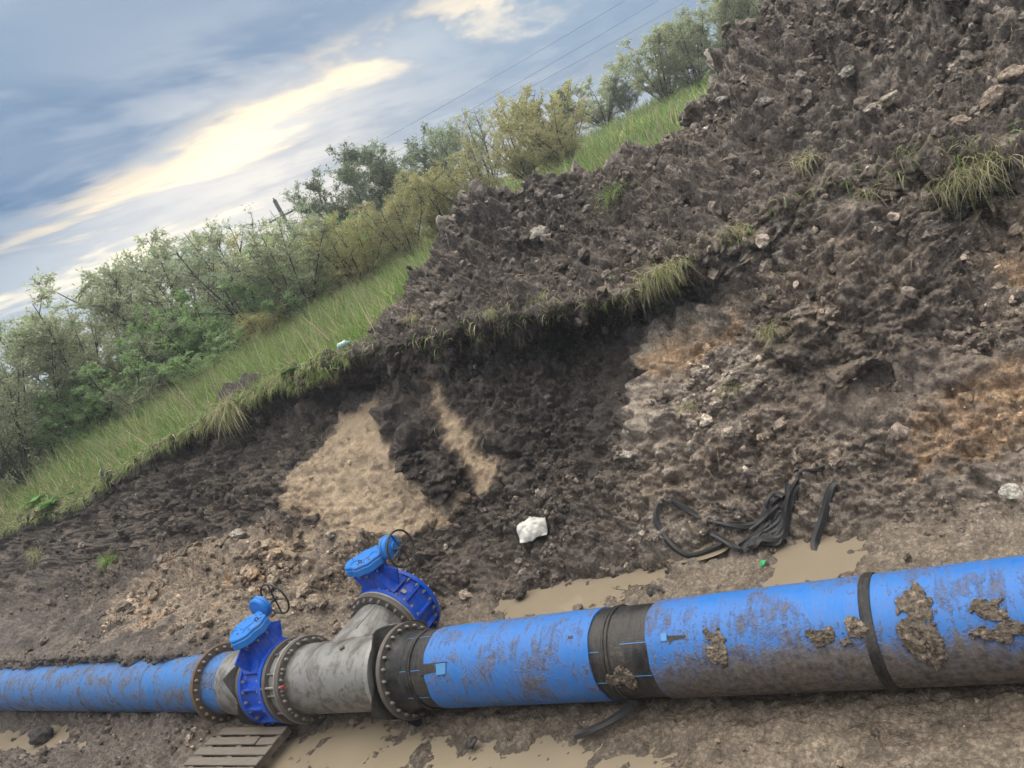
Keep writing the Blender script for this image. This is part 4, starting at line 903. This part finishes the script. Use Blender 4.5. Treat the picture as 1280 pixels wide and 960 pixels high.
SHRUB = [ # x, y, height, width factor, kind, label
 (-19.5,8.6,4.2,1.1,'sage','grey green willow shrub at the left picture edge'),
 (-20.5,11.2,4.6,1.1,'sage','willow shrub second from the left, its top against the bright cloud'),
 (-22.5,14.2,5.2,1.1,'sage','tall willow with feathery top left of the tallest bush'),
 (-21.6,16.2,5.6,1.25,'sage','tallest broad willow in the left group, sunlit cloud behind it'),
 (-19.2,14.6,4.3,1.2,'sage','dense willow in front of the tallest one, left group'),
 (-22.6,19.6,5.0,1.1,'thin','airy thin topped willow right of the tallest one'),
 (-19.2,17.4,3.8,1.2,'olive','olive bush between the left willow group and the pole'),
 (-20.3,20.0,3.9,1.1,'sage','grey green bush just left of the utility pole'),
 (-23.6,24.5,4.6,1.1,'thin','light leaved bush standing in front of the utility pole'),
 (-26.0,29.2,5.2,1.2,'deep','dark tree immediately right of the utility pole'),
 (-25.0,30.6,5.2,1.2,'deep','dark tree second to the right of the utility pole'),
 (-24.3,32.8,5.6,1.25,'deep','dark rounded tree right of centre of the tree row behind the pole'),
 (-23.6,35.2,5.6,1.2,'deep','grey green tree with sky showing through, left of the thin willows'),
 (-19.2,31.2,4.6,.9,'thin','thin willow with upright twigs left of the olive bushes'),
 (-17.9,31.6,4.5,.9,'thin','second thin upright willow behind the left heap'),
 (-17.3,34.4,4.3,1.1,'olive','yellowish olive bush above the left heap crest'),
 (-15.2,32.8,3.7,1.2,'olive','broad olive bush above the dip of the heap crest'),
 (-19.9,46.5,3.4,1.4,'deep','far bluish tree left of the pale far tree'),
 (-18.2,49.2,3.9,1.4,'sage','pale far tree in the gap before the grassy slope'),
 (-16.6,49.4,2.5,1.4,'deep','low dark far bush at the foot of the grassy slope'),
 (-11.6,40.8,4.0,1.2,'sage','left one of the tall trees on the grassy slope behind the heap'),
 (-10.0,41.2,4.0,1.2,'sage','second tall tree from the left on the grassy slope'),
 (-8.9,42.5,3.9,1.2,'sage','third tall tree from the left on the grassy slope'),
 (-7.4,42.8,4.2,1.2,'sage','tree on the slope half cut off by the top picture edge'),
 (-6.1,44.0,4.2,1.2,'sage','last tree on the slope, touching the heap at the top edge'),
 (-17.2,10.4,2.3,1.3,'green','low green bush in the left foreground of the meadow'),
 (-16.4,12.2,2.5,1.35,'green','fresh green bush in the middle of the left meadow'),
 (-15.0,13.2,2.3,1.3,'green','bright green bush right of the middle of the left meadow'),
 (-14.8,14.8,2.6,1.25,'green','green bush in front of the olive bush, left meadow'),
 (-18.4,12.6,2.6,1.3,'sage','grey green bush among the green ones, left meadow'),
 (-17.6,16.6,2.7,1.3,'olive','olive bush in second row of the left meadow'),
 (-15.8,17.6,2.2,1.3,'green','low green bush before the olive thicket'),
 (-18.6,21.5,3.0,1.3,'olive','olive thicket bush below the dark trees, left one'),
 (-17.6,23.4,2.9,1.3,'olive','olive thicket bush below the dark trees, middle one'),
 (-17.4,26.0,3.1,1.3,'olive','brownish olive bush left beside the spoil heap'),
 (-15.6,26.4,2.9,1.3,'olive','olive bush touching the left shoulder of the spoil heap'),
 (-20.6,24.6,3.0,1.3,'green','green bush at the foot of the dark trees'),
 (-24.0,10.6,3.4,1.4,'sage','hazy willow far out at the left edge'),
 (-28.0,14.0,4.6,1.4,'sage','hazy willow behind the left edge shrubs'),
 (-17.6,8.9,1.3,1.5,'green','lowest leafy bush at the left end of the grass strip'),
 (-15.9,9.9,1.2,1.6,'sage','low grey green bush at the front of the left thicket'),
 (-14.9,11.0,1.3,1.6,'green','low bright bush in front of the left thicket, second from the left'),
 (-14.0,12.2,1.2,1.6,'olive','low olive weed bush in front of the thicket, third from the left'),
 (-13.6,13.4,1.4,1.5,'green','low bright bush in front of the thicket, below the pole'),
 (-13.6,15.0,1.3,1.5,'olive','low olive weed bush close to the grass strip right of the pole'),
 (-15.5,20.0,1.6,1.5,'green','low green bush before the olive thicket, left of the heap'),
 (-19.5,10.6,2.0,1.4,'green','mid high green bush at the left, behind the lowest one'),
 (-14.0,31.5,2.6,1.4,'olive','low olive bush at the right end of the olive row'),
]
def setback(x, y, h):
    d_ = math.hypot(x, y); f_ = 1.5 if d_ < 21 else (1.35 if d_ < 28 else 1.0); return x*f_, y*f_, h*(1+(f_-1)*.62)
for i, (x_, y_, h_, wf, kd, lb) in enumerate(SHRUB):
    x_, y_, h_ = setback(x_, y_, h_); z_ = float(meadow_z(np.array(x_), np.array(y_)))-.08
    tr = tag(empty('tree' if kd == 'deep' or 'tree' in lb else 'shrub', (x_, y_, z_), i*2.4), lb, 'tree' if kd == 'deep' or 'tree' in lb else 'shrub', 'trees and shrubs of the meadow')
    sm, cm = KIND[kd][i % len(KIND[kd])]; w_ = h_*wf*(.9+.2*((i*37) % 10)/10)
    inst('trunk', sm, tr, (0, 0, 0), None, (w_, w_, h_*1.03)); inst('crown', cm, tr, (0, 0, 0), None, (w_, w_, h_*1.03))

# ------------------------------------------------------------------ utility pole and wires
k = Mat('pole_wood'); k.set(Base_Color=k.mix(k.noise(6, 4, .6, 0, (6, 6, .6)), (.07, .06, .05), (.16, .14, .12)), Roughness=.9); M_POLE = k.m
up = tag(empty('utility_pole', (-34.5, 36.2, 3.4)), 'dark wooden utility pole with a short cross arm behind the shrubs', 'utility pole')
MB().lathe([(0, .17), (7.35, .12)], axis='z', seg=14).build('pole', M_POLE, up)
MB().box((0, 0, 6.3), (1.9, .10, .12), Matrix.Rotation(rad(34), 3, 'Z')).build('cross_arm', M_POLE, up)
for q in (-.85, .85):
    MB().lathe([(6.36, .03), (6.44, .05), (6.50, .03)], o=(q*math.cos(rad(34)), q*math.sin(rad(34)), 0), axis='z', seg=10).build('insulator', M_POLE, up)
MB().lathe([(7.3, .03), (7.42, .05), (7.48, .03)], axis='z', seg=10).build('insulator', M_POLE, up)
def wire(p0, p1, sag, label):
    p0, p1 = Vector(p0), Vector(p1); pts = [p0.lerp(p1, t/40)-Vector((0, 0, sag*4*(t/40)*(1-t/40))) for t in range(41)]
    tag(MB().tube(pts, .007, 5).build('overhead_wire', M_WHEEL), label, 'wire')
d0 = Vector((math.cos(rad(34)), math.sin(rad(34)), 0))
A_ = Vector((-34.5, 36.2, 10.85)); B_ = Vector((4.0, 54.0, 12.4)); L_ = Vector((-75, 18, 10.5))
wire(A_, B_, .5, 'thin overhead wire from the pole top crossing the sky to the right, topmost')
wire(A_+d0*.85-Vector((0, 0, .95)), B_+Vector((.7, -1.2, -1.0)), .5, 'thin overhead wire to the right from the cross arm, middle one')
wire(A_-d0*.85-Vector((0, 0, .95)), B_+Vector((-.7, 1.2, -1.9)), .6, 'thin overhead wire to the right from the cross arm, lowest one')
wire(A_-d0*.85-Vector((0, 0, .95)), L_, .8, 'thin overhead wire running left from the pole')

# ------------------------------------------------------------------ small things in the pit
k = Mat('white_cloth'); k.set(Base_Color=k.mix(k.ramp(k.noise(7, 4, .6), (.5, 0), (.72, .6)), (.62, .60, .55), (.34, .29, .23)), Roughness=.85); k.bump(k.noise(30, 3), .25, .01); M_CLOTH = k.m
nn_ = 30; V = []
for i in range(nn_):
    for j in range(nn_):
        a, b_ = i/(nn_-1)*2-1, j/(nn_-1)*2-1; V.append((a, b_, 0))
V = np.array(V); r_ = np.sqrt(V[:, 0]**2+V[:, 1]**2)
ang_ = np.arctan2(V[:, 1], V[:, 0]); V[:, 0] *= .21*(1-.12*np.abs(V[:, 1])); V[:, 1] *= .17*(1+.12*np.sin(ang_*3+1))
V[:, 2] = .13*np.clip(1-r_**2*.75, 0, 1)+.035*np.abs(fbm(np.stack([V[:, 0]*9, V[:, 1]*9, V[:, 0]*0+3], 1), 3))+.02*np.sin(ang_*5)*r_
Qr = np.array([[i*nn_+j, (i+1)*nn_+j, (i+1)*nn_+j+1, i*nn_+j+1] for i in range(nn_-1) for j in range(nn_-1)])
o = mesh_np('rag', V, Qr, M_CLOTH); o.location = (-5.88, 7.43, .50); o.rotation_euler = (rad(32), rad(6), rad(20)); o.modifiers.new('thick', 'SOLIDIFY').thickness = .006
tag(o, 'crumpled dirty white cloth on the dark slope behind the pipe', 'rag')

k = Mat('black_webbing'); k.set(Base_Color=k.mix(k.noise(30, 3), (.012, .012, .014), (.035, .033, .033)), Roughness=.55); k.bump(k.noise(120, 2, .5, 0, (1, 1, 1)), .2, .004); M_WEB = k.m
sp_ = tag(empty('lifting_straps', (-2.8, 7.05, .1)), 'tangled heap of black webbing straps on the mud behind the pipe', 'straps')
def ribbon(pts, wd, seed, tw=1.0, parent=sp_, name='strap'):
    pts = [Vector(p)-Vector((-2.8, 7.05, .1)) for p in pts]; r_ = random.Random(seed); n_ = len(pts); fine = []
    for i in range((n_-1)*8+1):          # Catmull-Rom
        t = i/8; j = min(int(t), n_-2); f = t-j; p0, p1, p2, p3 = pts[max(j-1, 0)], pts[j], pts[j+1], pts[min(j+2, n_-1)]
        fine.append(.5*((2*p1)+(p2-p0)*f+(2*p0-5*p1+4*p2-p3)*f*f+(3*p1-p0-3*p2+p3)*f**3))
    V, Fc = [], []; ph = r_.uniform(0, 6)
    for i, p in enumerate(fine):
        t = (fine[min(i+1, len(fine)-1)]-fine[max(i-1, 0)]).normalized(); s_ = t.cross(Vector((0, -.7, .75))).normalized(); u_ = s_.cross(t)
        a = .25*math.sin(ph)+tw*math.sin(i*.16+ph); q = s_*math.cos(a)+u_*math.sin(a); h = q.cross(t)*.008; bow = u_*.02
        V += [p-q*wd+h, p+bow+h, p+q*wd+h, p+q*wd-h, p+bow-h, p-q*wd-h]
    for i in range(len(fine)-1):
        for e in range(6): Fc.append((i*6+e, i*6+(e+1) % 6, i*6+6+(e+1) % 6, i*6+6+e))
    Fc += [(0, 1, 2, 3, 4, 5), tuple(len(fine)*6-6+e for e in (5, 4, 3, 2, 1, 0))]
    return MB().add(V, Fc).build(name, M_WEB, parent, 40)
def gp(x, y, h=.04): return (x, y, sum(ground_at(x+a_, y+b_, 4.6, 9.0).z for a_ in (-.08, 0, .08) for b_ in (-.08, 0, .08))/9+h)
ribbon([gp(-3.30,7.02), gp(-3.70,6.92), gp(-3.95,7.05), gp(-3.99,7.2), gp(-3.86,7.34), gp(-3.55,7.27), gp(-3.3,7.15), gp(-2.95,7.12,.06), gp(-2.6,7.15,.12)], .035, 1, .7)
ribbon([gp(-3.30,7.02,.05), gp(-3.42,7.1,.09), gp(-3.25,7.0,.08), gp(-3.1,6.92,.05), gp(-2.95,6.95,.06), gp(-2.75,7.05,.12)], .035, 2)
rr_ = random.Random(5)
for s_ in range(12):
    t0, t1 = rr_.uniform(-.1, .35), rr_.uniform(.6, 1.1); off = rr_.uniform(-.16, .16); pts = []
    for q in range(6):
        t = t0+(t1-t0)*q/5; pts.append(gp(-3.02+.62*t+rr_.uniform(-.05, .05), 6.90+.34*t+off*math.sin(math.pi*min(max(t, 0), 1)+.4)+rr_.uniform(-.035, .035), .035+.006*s_+rr_.uniform(-.01, .03)))
    ribbon(pts, rr_.uniform(.028, .042), 10+s_, .7)
ribbon([gp(-2.31,6.80,.05), gp(-2.33,6.92,.08), gp(-2.2,7.06,.07), gp(-2.05,7.18,.06), gp(-1.98,7.25,.04)], .045, 30, .6)
ribbon([gp(-2.45,7.2,.05), gp(-2.33,7.32,.07), gp(-2.2,7.4,.05), gp(-2.1,7.45,.05)], .025, 31)
o = ribbon([(-3.62,4.66,.10), (-3.8,4.55,.06), (-3.98,4.46,.04), (-4.15,4.40,.03)], .035, 40, .5, None, 'strap_end'); o.location = (-2.8, 7.05, .1)
tag(o, 'black webbing end poking out from under the coupling', 'strap')

k = Mat('weathered_wood'); g_ = k.noise(5, 5, .65, .4, (1, 14, 14)); k.set(Base_Color=k.mix(g_, (.085, .070, .056), (.22, .19, .155)), Roughness=.85); k.bump(g_, .3, .01); M_WOOD = k.m
pa = tag(empty('pallet', (-8.95, 4.26, -.02)), 'weathered grey wooden pallet lying in the mud at the lower left', 'pallet'); pa.scale = (.93, .93, .93)
def plank(c, d_, name, rz=0): o = MB().box((0, 0, 0), d_).build(name, M_WOOD, pa, 30); o.location = c; o.rotation_euler = (0, 0, rz); bv = o.modifiers.new('b', 'BEVEL'); bv.width = .006; bv.segments = 2; return o
for i, (yy_, l_, dx_) in enumerate([(.24, 1.42, .03), (.075, 1.50, .0), (-.095, 1.58, -.03), (-.26, 1.58, -.03), (-.42, 1.58, -.03)]):
    if i == 1: plank((-.22, yy_, .13), (1.12, .125, .024), 'board'); plank((.55, yy_-.005, .125), (.36, .12, .024), 'board', .02)
    else: plank((dx_, yy_, .13), (l_, .125, .024), 'board', (i-2)*.006)
for xx_ in (-.66, 0, .66): plank((xx_, -.08, .07), (.10, .80, .09), 'bearer')

k = Mat('green_plastic'); k.set(Base_Color=(.02, .45, .12), Roughness=.35); M_GP = k.m
q = ground_at(-2.81, 6.62); o = MB().add([(-.03, -.02, 0), (.02, -.03, .01), (.04, .02, .035), (-.01, .035, .03), (.0, .0, .05)], [(0, 1, 4), (1, 2, 4), (2, 3, 4), (3, 0, 4), (3, 2, 1, 0)]).build('plastic_scrap', M_GP, None, 20)
o.location = q+Vector((0, 0, .02)); tag(o, 'tiny bright green plastic scrap in the mud below the straps', 'litter')
k = Mat('pale_blue_plastic'); k.set(Base_Color=(.30, .46, .52), Roughness=.3); M_PB = k.m
bt = tag(empty('plastic_bottle', (-8.9, 9.12, 3.54), rad(20)), 'pale blue plastic bottle lying on the grass at the turf edge', 'bottle'); bt.scale = (.7, .7, .7)
MB().lathe([(-.14, .03), (-.135, .075), (-.05, .08), (-.045, .074), (.02, .074), (.025, .08), (.08, .08), (.13, .04), (.15, .02), (.17, .02)], axis='x', seg=20).build('bottle_body', M_PB, bt)
MB().lathe([(.165, .026), (.195, .026)], axis='x', seg=14).build('cap', M_EDGE, bt)
def leafy(loc, n_, size, label, seed):
    r_ = random.Random(seed); t = tag(empty('broadleaf_weed', loc), label, 'weed')
    for i in range(n_):
        a = 2*math.pi*i/n_+r_.uniform(-.4, .4); L_ = size*r_.uniform(.6, 1.1); tilt = r_.uniform(.1, .9); V, Fc = [], []
        for j in range(7):
            s_ = j/6; wd = .36*L_*math.sin(math.pi*min(1, s_*.85+.12))**.8*(1 if j < 6 else 0); h = .55*size*s_*math.sin(tilt)*1.2-.25*L_*s_*s_
            for e in (-1, 0, 1): V.append((L_*s_*math.cos(a)-e*wd*math.sin(a), L_*s_*math.sin(a)+e*wd*math.cos(a), h+.08*size+abs(e)*wd*.25))
        for j in range(6):
            for e in range(2): Fc.append((j*3+e, j*3+e+1, j*3+3+e+1, j*3+3+e))
        o = mesh_np('leaf', np.array(V), np.array(Fc), M_GRASS, np.tile(np.array([.10, .24, .055, 1])*r_.uniform(.8, 1.25), (21, 1)), True, t)
leafy((-9.88, 8.80, 3.50), 6, .22, 'bright green broad leaved weed on the turf edge above the clay face', 1)
leafy((-21.2, 9.3, 3.02), 8, .40, 'low broad leaved weed at the far left of the turf edge', 2)
leafy((-19.6, 8.85, 2.90), 9, .40, 'spreading broad leaved weed on the left turf edge, right of another', 3)
leafy((-18.3, 8.8, 2.95), 6, .28, 'small leafy weed hanging on the left turf edge', 4)
#HAZE
hm = bpy.data.materials.new('haze'); hm.use_nodes = True; hm.node_tree.nodes.clear()
ho = N(hm.node_tree, 'ShaderNodeOutputMaterial'); hv = N(hm.node_tree, 'ShaderNodeVolumePrincipled'); hv.inputs['Density'].default_value = HAZE  # volume box added mostly to imitate lens veil, with some real haze
hv.inputs['Color'].default_value = (.92, .95, 1.0, 1); hv.inputs['Anisotropy'].default_value = 0.15; hm.node_tree.links.new(hv.outputs[0], ho.inputs['Volume'])
o = MB().box((-105, 142, 6.0), (400, 330, 14.4)).build('haze', hm, None, None); tag(o, 'thin pale haze over the meadow, added mostly for lens veil', 'haze', kind='stuff')
